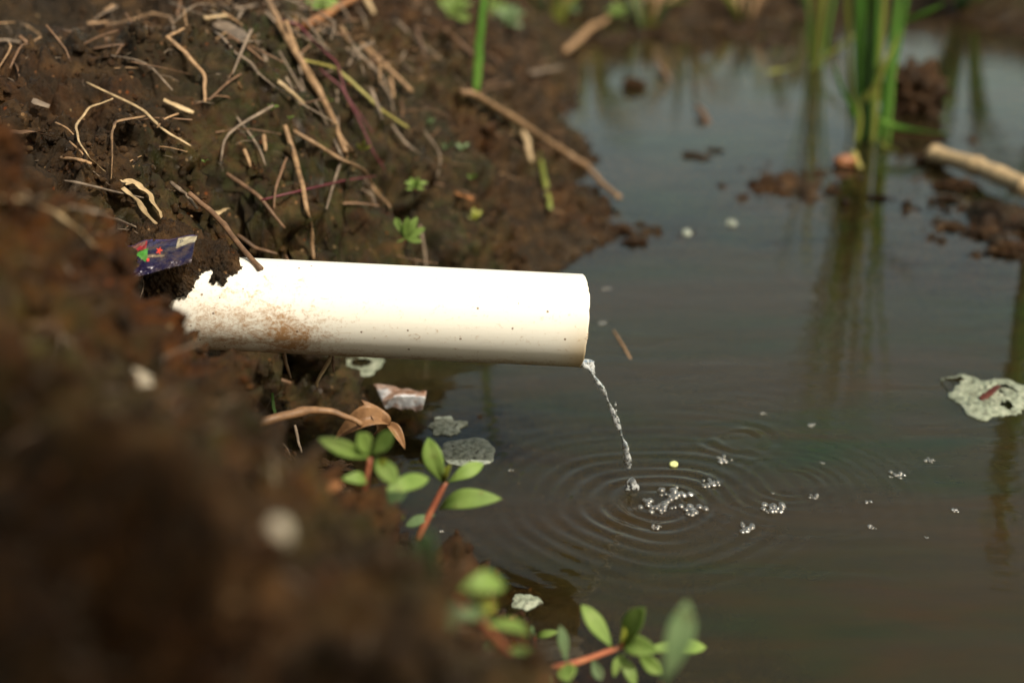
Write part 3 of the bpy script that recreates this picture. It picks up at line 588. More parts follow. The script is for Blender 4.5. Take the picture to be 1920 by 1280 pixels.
# ---------------------------------------------------------------- straws, stems and twigs on the bank
ST = [
 ([(163,155),(262,203),(312,247),(358,274)],6,'straw_pale',"long pale straight grass stem above the two bent blades, left bank",'straw',.6),
 ([(212,185),(168,202),(143,235),(148,265),(171,299),(198,322)],5,'straw_pale',"thin pale blade arched like a hook, on the far left of the bank",'straw',.35),
 ([(274,217),(218,228),(210,249),(210,299),(208,336)],6,'straw_tan',"tan blade bent at a right angle beside the hooked pale blade",'straw',.4),
 ([(114,296),(150,300),(172,307)],10,'straw_tan',"short thick split straw end below the hooked blade",'straw',.7),
 ([(121,339),(148,343),(205,357),(269,371)],6,'straw_grey',"thin grey twig left of the crumpled pale leaf strip",'twig',.8),
 ([(0,372),(44,374),(100,396),(150,432),(178,462)],8,'straw_pale',"curved pale straw arching over the rim of the near mound at the left edge",'straw',.5),
 ([(230,342),(250,340),(275,358),(296,392),(312,420),(318,445)],15,'straw_pale',"broad crumpled pale leaf strip above the blue wrapper",'dry leaf',.25),
 ([(230,352),(255,373),(275,400),(302,432)],9,'straw_pale',"narrow twisted pale strip just left of the broad crumpled one",'dry leaf',.3),
 ([(134,388),(188,400),(240,420),(303,446)],8,'straw_grey',"weathered grey stick pointing at the top of the blue wrapper",'stick',.8),
 ([(320,342),(350,366),(370,392)],9,'straw_grey',"short grey stick right of the crumpled leaf strip",'stick',.8),
 ([(400,402),(427,390)],12,'straw_pale',"small pale leaf flake beside the brown twig above the pipe",'dry leaf',.25),
 ([(312,68),(349,101),(383,141),(384,192)],9,'straw_tan',"kinked tan stalk with a drooping end, upper left of the bank",'straw',.6),
 ([(306,187),(363,212)],12,'straw_pale',"short pale chip of cane between the straight stem and the kinked stalk",'straw',.4),
 ([(163,44),(200,41)],8,'straw_tan',"short tan blade at the left end of the looped blade, top left",'straw',.4),
 ([(200,47),(245,38),(285,25),(318,32),(325,46),(300,50),(262,40)],7,'straw_tan',"tan blade folded back in a flat loop at the top left",'straw',.4),
 ([(196,21),(215,11)],9,'straw_tan',"small tan flake above the looped blade, top left",'dry leaf',.4),
 ([(383,34),(428,29)],11,'straw_pale',"short pale straw piece right of the looped blade, near the top edge",'straw',.5),
 ([(314,69),(346,53)],8,'straw_tan',"short tan piece touching the upper end of the kinked stalk",'straw',.5),
 ([(403,42),(437,58),(463,76),(490,80)],20,'straw_grey',"wide grey dead leaf overhanging a dark hollow near the top",'dry leaf',.3),
 ([(500,-5),(524,44),(551,94),(584,144),(621,215),(648,285)],14,'straw_tan',"long thick tan cane running down from the top edge",'cane',.8),
 ([(536,40),(566,120),(603,187),(630,242),(668,296)],9,'straw_tan',"thinner tan cane lying along the right side of the thick cane",'cane',.8),
 ([(590,190),(620,250),(650,312)],7,'straw_grey',"thin grey cane along the left side of the lower thick cane",'cane',.8),
 ([(551,245),(626,291),(681,320),(705,359),(731,388)],9,'straw_tan',"tan stem running down to the bright seedling behind the pipe",'straw',.8),
 ([(560,111),(603,121),(630,129),(662,156),(716,207),(766,240)],8,'straw_yellow',"yellow green stem slanting down right from the thick cane",'straw',.7),
 ([(677,82),(716,117),(773,172)],12,'straw_tan',"stout straw above the end of the yellow green stem",'straw',.8),
 ([(638,50),(658,82)],10,'straw_tan',"short straw left of the stout one near the top edge",'straw',.8),
 ([(732,145),(738,182)],8,'straw_tan',"short upright straw under the stout slanting straw",'straw',.8),
 ([(575,50),(620,22),(668,-6)],20,'straw_orange',"thick orange brown stalk leaving the top edge",'stalk',.8),
 ([(685,-3),(701,26)],12,'straw_pale',"stubby pale stalk right of the orange brown stalk at the top edge",'stalk',.8),
 ([(534,235),(551,289),(568,353),(583,430),(588,486)],11,'straw_tan',"upright tan stalk ending behind the top of the pipe",'stalk',.8),
 ([(425,325),(487,370),(534,428)],9,'straw_brown',"dark slanting stem left of the upright tan stalk",'straw',.8),
 ([(537,296),(517,353),(513,392)],6,'straw_brown',"thin dark stem crossing left of the upright tan stalk",'straw',.8),
 ([(521,152),(571,195)],11,'straw_pale',"short pale stalk piece left of the thick cane",'stalk',.8),
 ([(494,252),(498,284)],9,'straw_tan',"stub sticking up left of the head of the upright tan stalk",'stalk',.8),
 ([(458,280),(470,313)],8,'straw_tan',"lower of the two stubs left of the upright tan stalk",'stalk',.8),
 ([(779,50),(798,106)],8,'straw_brown',"brown stem left of the tall green blade, upper one",'straw',.8),
 ([(833,55),(888,103)],9,'straw_brown',"dark brown stem touching the tall green blade",'straw',.8),
 ([(865,174),(888,177),(951,215),(1029,266),(1095,309),(1130,344),(1160,370)],15,'straw_tan',"long tan stalk reaching from the bank down into the water",'stalk',.9),
 ([(980,246),(990,270),(995,302)],15,'straw_pale',"short pale stub hanging under the long stalk at the water's edge",'stalk',.7),
 ([(1060,97),(1107,53),(1140,35)],15,'straw_tan',"pinkish tan straw lying in the water at the far shore",'straw',.7),
 ([(994,138),(1052,127)],11,'straw_grey',"grey straw lying at the far shoreline",'straw',.7),
 ([(857,363),(888,374)],9,'straw_orange',"small orange brown flake on the mud behind the pipe",'dry leaf',.4),
 ([(640,300),(625,345),(612,392)],6,'straw_grey',"thin grey stem between the upright stalk and the bright seedling",'straw',.8),
 ([(445,440),(480,465),(520,476)],8,'straw_brown',"brown root piece lying behind the mud covered end of the pipe",'root',.8),
 ([(735,235),(760,268),(790,292)],6,'straw_grey',"thin grey straw below the end of the yellow green stem",'straw',.8),
 ([(18,248),(60,246),(95,256)],10,'straw_brown',"dark flat leaf over a hollow at the left edge",'dry leaf',.3),
 ([(60,188),(92,200)],10,'straw_grey',"grey bark flake near the left edge",'dry leaf',.4),
 ([(45,360),(62,378),(82,365)],5,'straw_grey',"thin crooked root by the curved pale straw",'root',.9),
]
NM = {'straw': 'straw', 'twig': 'twig', 'dry leaf': 'dry_leaf', 'stick': 'stick', 'cane': 'cane', 'stalk': 'stalk', 'root': 'root'}
GR = {'straw': 'dry straws on the mud bank', 'dry leaf': 'dry leaf pieces on the mud bank', 'cane': 'fallen canes on the bank', 'stalk': 'broken stalks on the bank', 'stick': 'grey sticks on the bank', 'root': 'bare roots in the bank', 'twig': 'twigs on the bank'}
for pxs, wpx, mt, lab, cat, fl_ in ST:
    if cat == 'dry leaf': wpx, fl_ = wpx * 1.35, fl_ * .5
    stalk(NM[cat], pxs, wpx, mt, lab, cat, GR[cat], flat=fl_, nodes=(3 if cat in ('cane',) or len(pxs) > 6 else 0), tip=.6, lift=.9)
# magenta runners
for pxs, lab in [([(490,375),(571,356),(640,340),(705,330)], "magenta runner crossing the upright tan stalk"), ([(528,38),(560,48),(590,80),(632,120),(650,180),(700,250)], "long magenta runner beside the thick cane"),
                 ([(600,130),(640,165),(668,215),(700,285),(722,320)], "magenta runner crossing under the yellow green stem")]:
    stalk("runner_stem", pxs, 5, 'root_magenta', lab, "runner", "thin magenta runners", flat=1, lift=2)
# brown twig leaning on the pipe
tw = stalk("twig", [(355,366),(396,400),(420,425),(445,458),(489,508)], 11, 'straw_brown', "brown forked twig whose tip rests on the pipe", "twig", flat=.9, d=[1.0, .992, .98, .965, .943], tip=.9, nodes=2)

# things under the pipe
stalk("root", [(532,661),(537,685),(546,712)], 8, 'straw_tan', "short root hanging under the pipe, left one", "root", "roots hanging under the pipe", d=1.0, flat=.8, tip=.35)
stalk("root", [(622,665),(614,685),(597,713),(594,728)], 9, 'straw_pale', "bent pale root hanging under the pipe", "root", "roots hanging under the pipe", d=1.0, flat=.8, tip=.4)
stalk("root", [(624,665),(625,684),(626,700)], 7, 'straw_brown', "straight brown root hanging beside the bent pale root", "root", "roots hanging under the pipe", d=1.0, flat=.8, tip=.4)
stalk("stalk", [(440,815),(490,797),(541,783),(589,774),(634,780),(680,800)], 19, 'leaf_dead', "thick reddish brown stem bridging the gap under the pipe", "stem", d=[.84,.85,.86,.87,.875,.88], flat=.9, nodes=2)
stalk("twig", [(418,738),(437,752),(457,775),(473,792),(481,822)], 6, 'straw_orange', "fine orange twig on the rim of the near mound below the pipe", "twig", d=.845, flat=.8)
stalk("root", [(466,690),(464,735),(480,775)], 7, 'mud_dark', "dark root in the hollow under the pipe", "root", d=.99, flat=.8)
stalk("root", [(553,798),(560,830),(566,850)], 6, 'straw_grey', "grey root in the black hollow below the thick brown stem", "root", d=.93, flat=.8)
stalk("grass_shoot", [(516,778),(512,757),(511,738)], 7, 'blade_green', "tiny green blade in the hollow under the pipe", "grass shoot", d=1.02, flat=.4)
def curled_leaf():
    r_ = []
    for b, t, wpx, bend in [((700,815), (688,752), 36, .35), ((735,795), (628,812), 42, .4), ((722,792), (760,838), 20, .2)]:
        v, f = leaf_mesh(D(*b, .90), D(*t, .89), wpx * .9 / FPX, (random.uniform(-.6, .6), -.6, .7), bend, .8, .5, .0005); r_.append((v, f))
    v, f = join(r_); o = mesh_obj("dead_leaf", v, f, M['leaf_dead']); return tag(o, "curled brown dead leaf at the end of the thick brown stem", "dead leaf")
curled_leaf()
stalk("twig", [(257,838),(330,836),(430,843)], 15, 'straw_tan', "blurred horizontal twig in front of the near mound", "twig", d=[.56,.57,.6], flat=.9)

# ---------------------------------------------------------------- wrapper
def wrapper():
    nu, nv = 110, 60; c = [D(190, 462, .93), D(371, 441, .925), D(359, 492, .895), D(195, 535, .89)]
    col_ = []; Vv = []
    for i in range(nu):
        u = i / (nu - 1)
        for j in range(nv):
            v = j / (nv - 1); p = c[0].lerp(c[1], u).lerp(c[3].lerp(c[2], u), v)
            h = .0022 * mnoise.noise(Vector((u * 5, v * 4, 1))) + .0016 * abs(mnoise.noise(Vector((u * 9 + v * 5, v * 7 - u * 3, 4)))) + .005 * math.sin(math.pi * v) + .0005 * mnoise.noise(Vector((u * 40, v * 20, 2)))
            p = p + Vector((.1, -.75, .5)) * h + Vector((0, 0, -.0025 * mnoise.noise(Vector((u * 5, 0, 9))) * (1 - v)))
            Vv.append(p)
            a = (.006, .004, .028) if v > .3 else (.022, .018, .06)
            if v > .62: a = (.012, .008, .035)
            wob = .03 * math.sin(u * 40) + .02 * math.sin(u * 90)
            if .12 < u < .48 and v < .36 + wob - (.48 - u) * .2: a = (.34, .03, .04)
            if .14 < u < .46 and v < .20 + wob: a = (.25, .11, .10)
            if v < .04: a = (.05, .035, .14)
            if u > .80 and .06 < v < (.46 - (u - .8) * .7): a = (.46, .40, .27)
            if .36 < u < .50 and .32 + (.50 - u) * .4 < v < .68 - abs(u - .47) * 2.6: a = (.07, .26, .04)
            du, dv = (u - .625) * 3.4, v - .42
            ang = math.atan2(dv, du); rr_ = math.hypot(du, dv)
            if rr_ < .085 + .035 * math.cos(5 * ang): a = (.72, .05, .02)
            if math.hypot((u - .505) * 3.4, v - .66) < .05: a = (.75, .04, .03)
            if abs((v - .56) - (u - .55) * .25) < .028 and .5 < u < .68: a = (.22, .17, .11)
            rc = math.hypot((u - .845) * 3.4, v - .22)
            if .035 < rc < .062 or rc < .012: a = (.02, .02, .04)
            col_.append((*a, 1))
    front = Vv; back = [p - Vector((.1, -.75, .5)) * .0005 for p in Vv]; n = len(front)
    F_ = grid_faces(nu, nv).tolist(); F2 = [[n + k_ for k_ in f[::-1]] for f in F_]
    rim = [j for j in range(nv)] + [i * nv + nv - 1 for i in range(1, nu)] + [(nu - 1) * nv + j for j in range(nv - 2, -1, -1)] + [i * nv for i in range(nu - 2, 0, -1)]
    F3 = [[a, b, n + b, n + a] for a, b in zip(rim, rim[1:] + rim[:1])]
    o = mesh_obj("snack_wrapper", np.array([p[:] for p in front + back]), F_ + F2 + F3, M['wrap'])
    a = o.data.color_attributes.new('print', 'FLOAT_COLOR', 'POINT'); a.data.foreach_set('color', np.array(col_ + [(.35, .35, .36, 1)] * n, dtype=np.float32).ravel())
    tag(o, "crumpled dark blue foil wrapper with red, green and cream print, stuck in the mud", "wrapper")
wrapper()

# ---------------------------------------------------------------- water stream and drops
def stream():
    p0 = PE + Vector((-.0045, -.008, -R1 + .0015)); dirx = [(1078,679),(1094,684),(1107,693),(1113,705),(1133,735),(1141,755),(1150,775),(1160,800),(1167,820),(1172,835),(1176,858),(1178,878)]
    pts = []; n = 90
    for i, (a, b) in enumerate(dirx):
        q_ = ray(a, b); yy = .893 - .0 * i; pts.append(CAM + q_ * (yy / q_.y))
    path = smooth_path(pts, n)
    wd = [10, 15, 10, 6, 13, 7, 5, 12, 6, 8, 18, 22, 14]
    def rad_(t):
        f = t * 12; k_ = min(11, int(f)); w_ = wd[k_] * (1 - f + k_) + wd[k_ + 1] * (f - k_); return .5 * (w_ * (1 + .22 * math.sin(t * 41) + .12 * math.sin(t * 23 + 1))) * .93 / FPX * (1 if t < .97 else .75)
    v, f = sweep(path, rad_, .72, 18, up=(0, -1, .2), twist=6, rough=.45)
    o = mesh_obj("water_stream", v, f, M['clear']); tag(o, "thin twisting stream of clear water falling from the pipe mouth", "water stream")
    # sheet of water lipping over the outlet, joined to the stream's thing
    sh = [PE + Vector((-.012, -.006, -R1 + .0016)), PE + Vector((.0004, -.006, -R1 + .0018)), PE + Vector((.0032, -.008, -R1 - .0005)), pts[3]]
    v2, f2 = sweep(smooth_path(sh, 16), lambda t: .0055 * (1 - t) + .0012, .26, 14, up=(0, 0, 1), rough=.3)
    s2 = mesh_obj("lip_sheet", v2, f2, M['clear']); s2.parent = o; s2.matrix_parent_inverse = Matrix.Translation(-Vector(o.location))
    def drop(px, py, wpx, hpx, lab, grp=None):
        r_ = ray(px, py); c = CAM + r_ * (.888 / r_.y); Vv, F_ = blob((0, 0, 0), (wpx * .5 * .95 / FPX, wpx * .45 * .95 / FPX, hpx * .5 * .98 / FPX), px, .22, 1.6, 3)
        k_ = (Vv[:, 2] / (hpx * .5 * .98 / FPX)); Vv[:, :2] *= (1 - .35 * np.clip(k_, -1, 1))[:, None]
        d_ = mesh_obj("water_drop", Vv + np.array(c[:]), F_, M['clear']); tag(d_, lab, "water drop", grp)
    drop(1184, 911, 27, 36, "large clear falling drop just above the splash")
    drop(1154, 757, 4, 9, "tiny drop flying right of the stream, upper one", "tiny drops beside the stream")
    drop(1155, 769, 4, 6, "tiny drop flying right of the stream, lower one", "tiny drops beside the stream")
    drop(1159, 785, 5, 7, "tiny drop close to the middle of the stream", "tiny drops beside the stream")
stream()

# ---------------------------------------------------------------- bubbles
def dome_parts(c, r, seg=14, rg=7, k0=.25):
    V_ = []; F_ = []
    for i in range(rg + 1):
        a = (i / rg) * (math.pi / 2 + k0) - k0
        for j in range(seg):
            b = 2 * math.pi * j / seg; V_.append(Vector((c[0] + r * math.cos(a) * math.cos(b), c[1] + r * math.cos(a) * math.sin(b), c[2] + r * .82 * math.sin(a))))
    for i in range(rg):
        for j in range(seg):
            a = i * seg + j; b = i * seg + (j + 1) % seg; F_.append((a, b, b + seg, a + seg))
    return V_, F_
BB = [(1355,862,20,"foam bubble cluster nearest below the small ripple ring"),(1330,907,22,"foam bubble cluster between the splash and the small ripple ring"),(1450,953,28,"largest lone foam bubble cluster, right of the splash"),
 (1395,989,26,"foam bubble cluster below left of the largest one"),(1523,931,15,"small foam bubble cluster right of the largest one"),(1680,891,20,"foam bubble cluster far right of the splash"),(1741,863,15,"small bubble cluster above right of the far one"),
 (1628,942,9,"tiny bubble cluster below the far right cluster"),(1636,988,11,"tiny bubble cluster in the greenish water, right of the clusters"),(1737,1008,6,"smallest bubbles low in the open water at right"),(1230,988,12,"single small bubble patch below the splash"),
 (1298,957,32,"chain of bubbles trailing right out of the splash"),(1266,926,36,"bubbles rising behind the splash"),(1232,950,42,"bright froth of bubbles where the drops hit"),(1790,957,10,"faint bubbles near the wavy leaf reflection at right"),(1520,798,11,"tiny bubbles below the left end of the clump's reflection"),(1432,775,7,"tiny bubbles above the small ripple ring"),
 (1540,868,6,"tiny bubbles between the small ripple ring and the far cluster"), (1447,925,6,"tiny bubbles just above the largest lone cluster"), (1128,606,10,"tiny bubbles on the water right of the pipe mouth"), (1136,542,9,"tiny bubbles behind the pipe mouth"), (958,881,6,"tiny bubble left of the ripple rings"), (828,996,9,"pair of bubbles against the near bank by the green sprig")]
for px, py, wpx, lab in BB:
    parts = []; c = Z(px, py); mpp = c.y / .92 / FPX * 1.0; nb = int(5 + wpx * .5)
    for k_ in range(nb):
        a = random.uniform(0, 6.28); rr_ = (random.random() ** .6) * wpx * .85 * mpp; r_ = random.uniform(.12, .30) * min(wpx, 30) * mpp * (1 if wpx > 12 else 1.3)
        parts.append(dome_parts((c.x + rr_ * math.cos(a), c.y + rr_ * .9 * math.sin(a), .0), max(r_, .0005)))
    v, f = join(parts); tag(mesh_obj("foam_bubbles", v, f, M['bubble']), lab, "bubbles", "foam bubbles floating on the pool")

# ---------------------------------------------------------------- floating scum, scraps and pebbles
def float_patch(name, px, py, wpx, hpx, mt, lab, cat, seed, thick=.0012, rag=.25, holes=(), rot=0, lift=0, group=None, z=0.0):
    c = Z(px, py, z); mpp = (c - CAM).dot(Vector((0, math.cos(PITCH), -math.sin(PITCH)))) / FPX; fore = math.sin(math.atan2(CAMH, c.y))
    a_, b_ = wpx * .5 * mpp, hpx * .5 * mpp / fore; na, nr = 96, 16; V_ = []; F_ = []
    def edge(a): return 1 + rag * mnoise.noise(Vector((math.cos(a) * 1.7, math.sin(a) * 1.7, seed))) * 1.6 + rag * .35 * mnoise.noise(Vector((math.cos(a) * 8, math.sin(a) * 8, seed)))
    for lay in (0, 1):
        for i in range(nr + 1):
            t = i / nr
            for j in range(na):
                a = 2 * math.pi * j / na; e = edge(a) * t; x_, y_ = a_ * e * math.cos(a), b_ * e * math.sin(a)
                x_, y_ = x_ * math.cos(rot) - y_ * math.sin(rot), x_ * math.sin(rot) + y_ * math.cos(rot)
                h = thick * (1 - t ** 4) * (.7 + .9 * mnoise.noise(Vector((x_ * 300, y_ * 300, seed)))) + lift * mnoise.noise(Vector((x_ * 60, y_ * 60, seed + 3)))
                V_.append((c.x + x_, c.y + y_, z + (.0009 + max(0, h) if lay == 0 else -.0006)))
    m_ = (nr + 1) * na
    hf = set()
    for hx, hy, hr in holes:
        for i in range(nr):
            for j in range(na):
                p = V_[i * na + j]
                if math.hypot((p[0] - c.x) / a_ - hx, (p[1] - c.y) / b_ - hy) < hr * (1 + .35 * mnoise.noise(Vector((j * .25, i * .6, seed)))): hf.add((i, j))
    for i in range(nr):
        for j in range(na):
            if (i, j) in hf: continue
            a = i * na + j; b = i * na + (j + 1) % na; F_.append((a, b, b + na, a + na)); F_.append((m_ + a, m_ + a + na, m_ + b + na, m_ + b))
    for j in range(na):
        a = nr * na + j; b = nr * na + (j + 1) % na; F_.append((a, b, m_ + b, m_ + a))
    return tag(mesh_obj(name, V_, F_, M[mt]), lab, cat, group)
float_patch("scum_patch", 878, 849, 108, 52, 'scum_grey', "larger grey oval patch of dried scum floating beside the green sprig", "scum patch", 1, .0016, .16, rot=.25)
float_patch("scum_patch", 838, 800, 64, 32, 'scum_grey', "smaller grey scum patch just above the larger oval one", "scum patch", 2, .0014, .3)
float_patch("scum_patch", 674, 684, 88, 36, 'scum', "pale ring shaped scum patch with a dark hole under the pipe", "scum patch", 3, .0016, .22, holes=[(.05, .05, .42)])
float_patch("scum_patch", 985, 1130, 58, 26, 'scum', "pale scum patch against the soil at the bottom of the picture", "scum patch", 5, .0014, .35)
float_patch("scum_patch", 1846, 742, 148, 84, 'scum', "big pale green scum patch with notches and holes at the right edge", "scum patch", 11, .0045, .30, holes=[(-.62, .52, .22), (-.85, .30, .2), (.55, .0, .24), (.28, -.52, .14), (-.35, .62, .12)])
float_patch("scum_patch", 1908, 738, 60, 30, 'scum', "small pale scum piece joined to the big patch at the right edge", "scum patch", 12, .0016, .3)
stalk("dead_leaf", [(1838,752),(1856,740),(1873,727)], 16, 'leaf_red', "rust red leaf piece lying on the big scum patch", "dead leaf", flat=.35, d=[1.13,1.135,1.14], lift=.6)
float_patch("pale_pebble", 1371, 419, 20, 9, 'scum_grey', "pale fleck on the water, right one of the pair behind the pipe", "pebble", 21, .003, .2, group="pale flecks on the water")
float_patch("pale_pebble", 1287, 438, 17, 8, 'scum_grey', "pale fleck on the water, left one of the pair behind the pipe", "pebble", 22, .003, .2, group="pale flecks on the water")
sd_ = float_patch("floating_seed", 1263, 871, 17, 9, 'seed_pale', "tiny yellow green seed floating above the splash", "seed", 23, .0015, .1)
def scrap():
    c = D(752, 752, 1.07); nu, nv = 40, 26; V_ = []; pos_ = [D(700, 728, 1.13), D(800, 745, 1.10), D(792, 782, 1.07), D(722, 775, 1.08)]
    for i in range(nu):
        for j in range(nv):
            u, v = i / (nu - 1), j / (nv - 1); p = pos_[0].lerp(pos_[1], u).lerp(pos_[3].lerp(pos_[2], u), v)
            e = 1 + 0 * u; p = p + Vector((.1, -.3, .9)) * (.006 * math.sin(math.pi * v) * math.sin(math.pi * u) ** .5 + .006 * abs(mnoise.noise(Vector((u * 2.3 + v, v * 1.8, 5)))) + .0012 * mnoise.noise(Vector((u * 7, v * 7, 6)))) + Vector((0, 0, .004))
            V_.append(p)
    n = len(V_); B_ = [p - Vector((.0, -.0003, .0006)) for p in V_]; F_ = grid_faces(nu, nv).tolist()
    rim = [j for j in range(nv)] + [i * nv + nv - 1 for i in range(1, nu)] + [(nu - 1) * nv + j for j in range(nv - 2, -1, -1)] + [i * nv for i in range(nu - 2, 0, -1)]
    FF = F_ + [[n + k_ for k_ in f[::-1]] for f in F_] + [[a, b, n + b, n + a] for a, b in zip(rim, rim[1:] + rim[:1])]
    tag(mesh_obj("plastic_scrap", V_ + B_, FF, M['plastic_scrap']), "crumpled white plastic scrap with brown edges at the waterline under the pipe", "plastic scrap")
scrap()
def lump(name, c, size, mt, lab, cat, seed, amp=.35, freq=2.2, group=None, sub=4, rot=None):
    Vv, F_ = blob((0, 0, 0), size, seed, amp, freq, sub)
    if rot is not None: Mr = np.array(Matrix.Rotation(rot, 3, 'Y')); Vv = Vv @ Mr.T
    o = mesh_obj(name, Vv + np.array(c[:]), F_, M[mt]); return tag(o, lab, cat, group)
def soil_lump(c, size, lab, seed, group=None, amp=.75):
    Vv, F_ = blob((0, 0, 0), size, seed, amp, 2.6, 5)
    nn = Vv / np.linalg.norm(Vv, axis=1)[:, None]; Vv = Vv + nn * (.12 * size[0] * billow(Vv / size[0] * 5 + seed, 3, .6))[:, None]
    o = mesh_obj("mud_lump", Vv + np.array(c[:]), F_, M['soil']); n = len(Vv); attr(o, 'crumb', np.ones(n)); attr(o, 'moss', np.zeros(n)); attr(o, 'red', np.full(n, .25)); attr(o, 'wet', np.full(n, .1))
    return tag(o, lab, "mud lump", group)
c = Z(1708, 208); soil_lump((c.x, c.y, .018), (.040, .034, .040), "big lump of mud standing in the water behind the green clump", 3)
c = Z(1188, 165); soil_lump((c.x, c.y, .002), (.016, .014, .012), "small dark lump in the water beyond the bank", 5, "mud lumps standing in the pool")
for k_, (px, py, s_, lab) in enumerate([(1296,292,.008,"left of three dark specks in the far water"),(1316,296,.007,"middle of three dark specks in the far water"),(1340,283,.007,"right of three dark specks in the far water"),
      (1790,350,.016,"wet mud lump under the pale cane at right"),(1745,305,.014,"dark mud lump at the left end of the pale cane"),(1775,375,.010,"small wet lump below the pale cane"),(1645,372,.008,"small lump on the reddish mud bar"),(1560,360,.007,"smaller lump at the left of the reddish mud bar"),
      (1850,440,.013,"wet lump in the mud below the pale cane at right"),(1895,470,.016,"wet lump by the green shoot at the right edge"),(1790,428,.009,"small lump between the mud bar and the right edge"),
      (1190,455,.009,"wet lump at the tip of the mud spit behind the pipe"),(1160,432,.010,"wet lump in the middle of the mud spit behind the pipe"),(1115,402,.011,"wet lump at the root of the mud spit behind the pipe"),
      (622,880,.009,"shiny wet lump in the cleft below the pipe"),(640,892,.006,"smaller shiny lump beside it in the cleft below the pipe")]):
    c = Z(px, py) if px > 1000 else D(px, py, .95); soil_lump((c.x, c.y, c.z + .05 * s_), (s_ * 1.3, s_ * .9, s_ * .42), lab, 11 + k_, "mud lumps standing in the pool" if px > 1000 else "shiny lumps in the cleft")
# pale cane at the right, orange bit, small twigs in the water
c = [Z(1752, 290, .012), Z(1830, 312, .018), Z(1930, 352, .02)]
v, f = sweep(smooth_path(c, 30), lambda t: .0115 * (1 + .05 * math.sin(t * 20)), .9, 14, nodes=2); tag(mesh_obj("cane", v, f, M['straw_pale']), "thick pale cane lying in the mud at the right edge", "cane")
lump("clay_piece", Z(1585, 303, .006), (.015, .009, .008), 'clay_orange', "small orange piece of broken clay in front of the green clump", "clay piece", 4, .2)
c = [Z(1600, 285, .01), Z(1612, 315, .003)]; v, f = sweep(smooth_path(c, 8), lambda t: .004, .7, 8); tag(mesh_obj("straw", v, f, M['straw_yellow']), "short yellowish stub beside the orange clay piece", "straw", GR['straw'])
def wtwig(a, b, ra, lab, mt='straw_brown', top=.012):
    p = [Z(*a, 0) , Z(*b, 0)]; p = [Vector((p[0].x, p[0].y, -.004)), (p[0] + p[1]) / 2 + Vector((0, 0, top * .5)), Vector((p[1].x, p[1].y, top))]
    v, f = sweep(smooth_path(p, 14), taper(ra, .9, .6), .8, 8); tag(mesh_obj("twig", v, f, M[mt]), lab, "twig", "twigs standing in the pool")
wtwig((1330,232), (1306,214), .006, "dark bent twig poking out of the middle of the far water")
wtwig((1258,152), (1230,128), .005, "brown twig poking out of the far water, left of the dark one")
wtwig((1200,700), (1150,620), .0012, "thin sunken straw near the pipe mouth", 'straw_tan', .0008)
# pale stones blurred on the near mound
def rest(px, py): return D(px, py, hit(px, py) - .003)
lump("pale_pebble", rest(260, 711), (.0085, .004, .0035), 'pebble_pale', "long pale pebble on the near mound left of the pipe's underside", "pebble", 2, .15, rot=.55, group="pale pebbles on the near mound")
lump("pale_pebble", rest(520, 1000), (.0045, .004, .005), 'pebble_pale', "round dull pebble low on the shaded near mound", "pebble", 6, .15, group="pale pebbles on the near mound")

# ---------------------------------------------------------------- green plants
G, DU, YE, PK = 'leaf_green', 'leaf_dull', 'leaf_yellow', 'leaf_pink'
plant("leafy_sprig", "fresh green sprig with four oval leaves standing against the water", "sprig",
  [([(782,1012),(800,975),(815,945),(836,903)], [.80,.80,.80,.80], 14, 'stem_red')],
  [((836,908),(801,824),.80,.79,44,G), ((838,905),(906,868),.80,.80,32,G), ((824,955),(931,930),.80,.78,42,G), ((834,905),(842,872),.80,.79,18,YE), ((815,965),(760,985),.8,.8,26,DU)], "leafy green sprigs")
plant("leafy_sprig", "soft blurred sprig with paired round leaves left of the sharper one", "sprig",
  [([(660,1010),(680,950),(694,858)], [.72,.72,.72], 11, 'stem_red')],
  [((692,858),(598,822),.72,.70,34,G), ((692,852),(672,812),.72,.71,42,G), ((697,852),(738,812),.72,.71,44,G), ((705,858),(742,908),.72,.70,42,G), ((690,945),(808,890),.72,.74,40,G), ((680,960),(762,925),.72,.71,36,DU), ((682,975),(730,1000),.72,.71,30,DU), ((684,1000),(640,960),.72,.70,30,DU), ((688,905),(645,895),.72,.71,26,G), ((676,1000),(715,1040),.72,.71,34,DU), ((664,1005),(612,1012),.72,.71,30,DU), ((700,880),(725,862),.72,.71,20,YE), ((694,960),(765,968),.73,.75,28,G)], "leafy green sprigs")
plant("leafy_sprig", "very blurred grey green sprig in the lower middle", "sprig",
  [([(985,1262),(920,1185),(850,1115),(800,1090)], [.60,.57,.54,.54], 14, 'stem_red'), ([(840,1280),(815,1180),(800,1100)], [.5,.52,.54], 12, 'leaf_dead')],
  [((806,1100),(800,1000),.54,.51,70,DU), ((850,1100),(866,1008),.54,.52,48,PK), ((858,1108),(950,1092),.54,.55,50,G), ((800,1100),(722,1088),.54,.5,60,DU), ((798,1105),(750,1170),.54,.5,62,DU), ((850,1115),(905,1160),.55,.55,46,DU), ((835,1112),(850,1180),.54,.53,50,DU), ((905,1170),(1000,1188),.57,.6,30,G), ((815,1120),(780,1215),.53,.52,44,DU), ((930,1200),(880,1225),.58,.57,34,DU), ((945,1215),(1010,1235),.59,.6,30,G), ((870,1135),(930,1135),.55,.56,34,YE), ((835,1105),(880,1055),.54,.53,30,PK), ((790,1085),(745,1035),.54,.52,46,DU)], "leafy green sprigs")
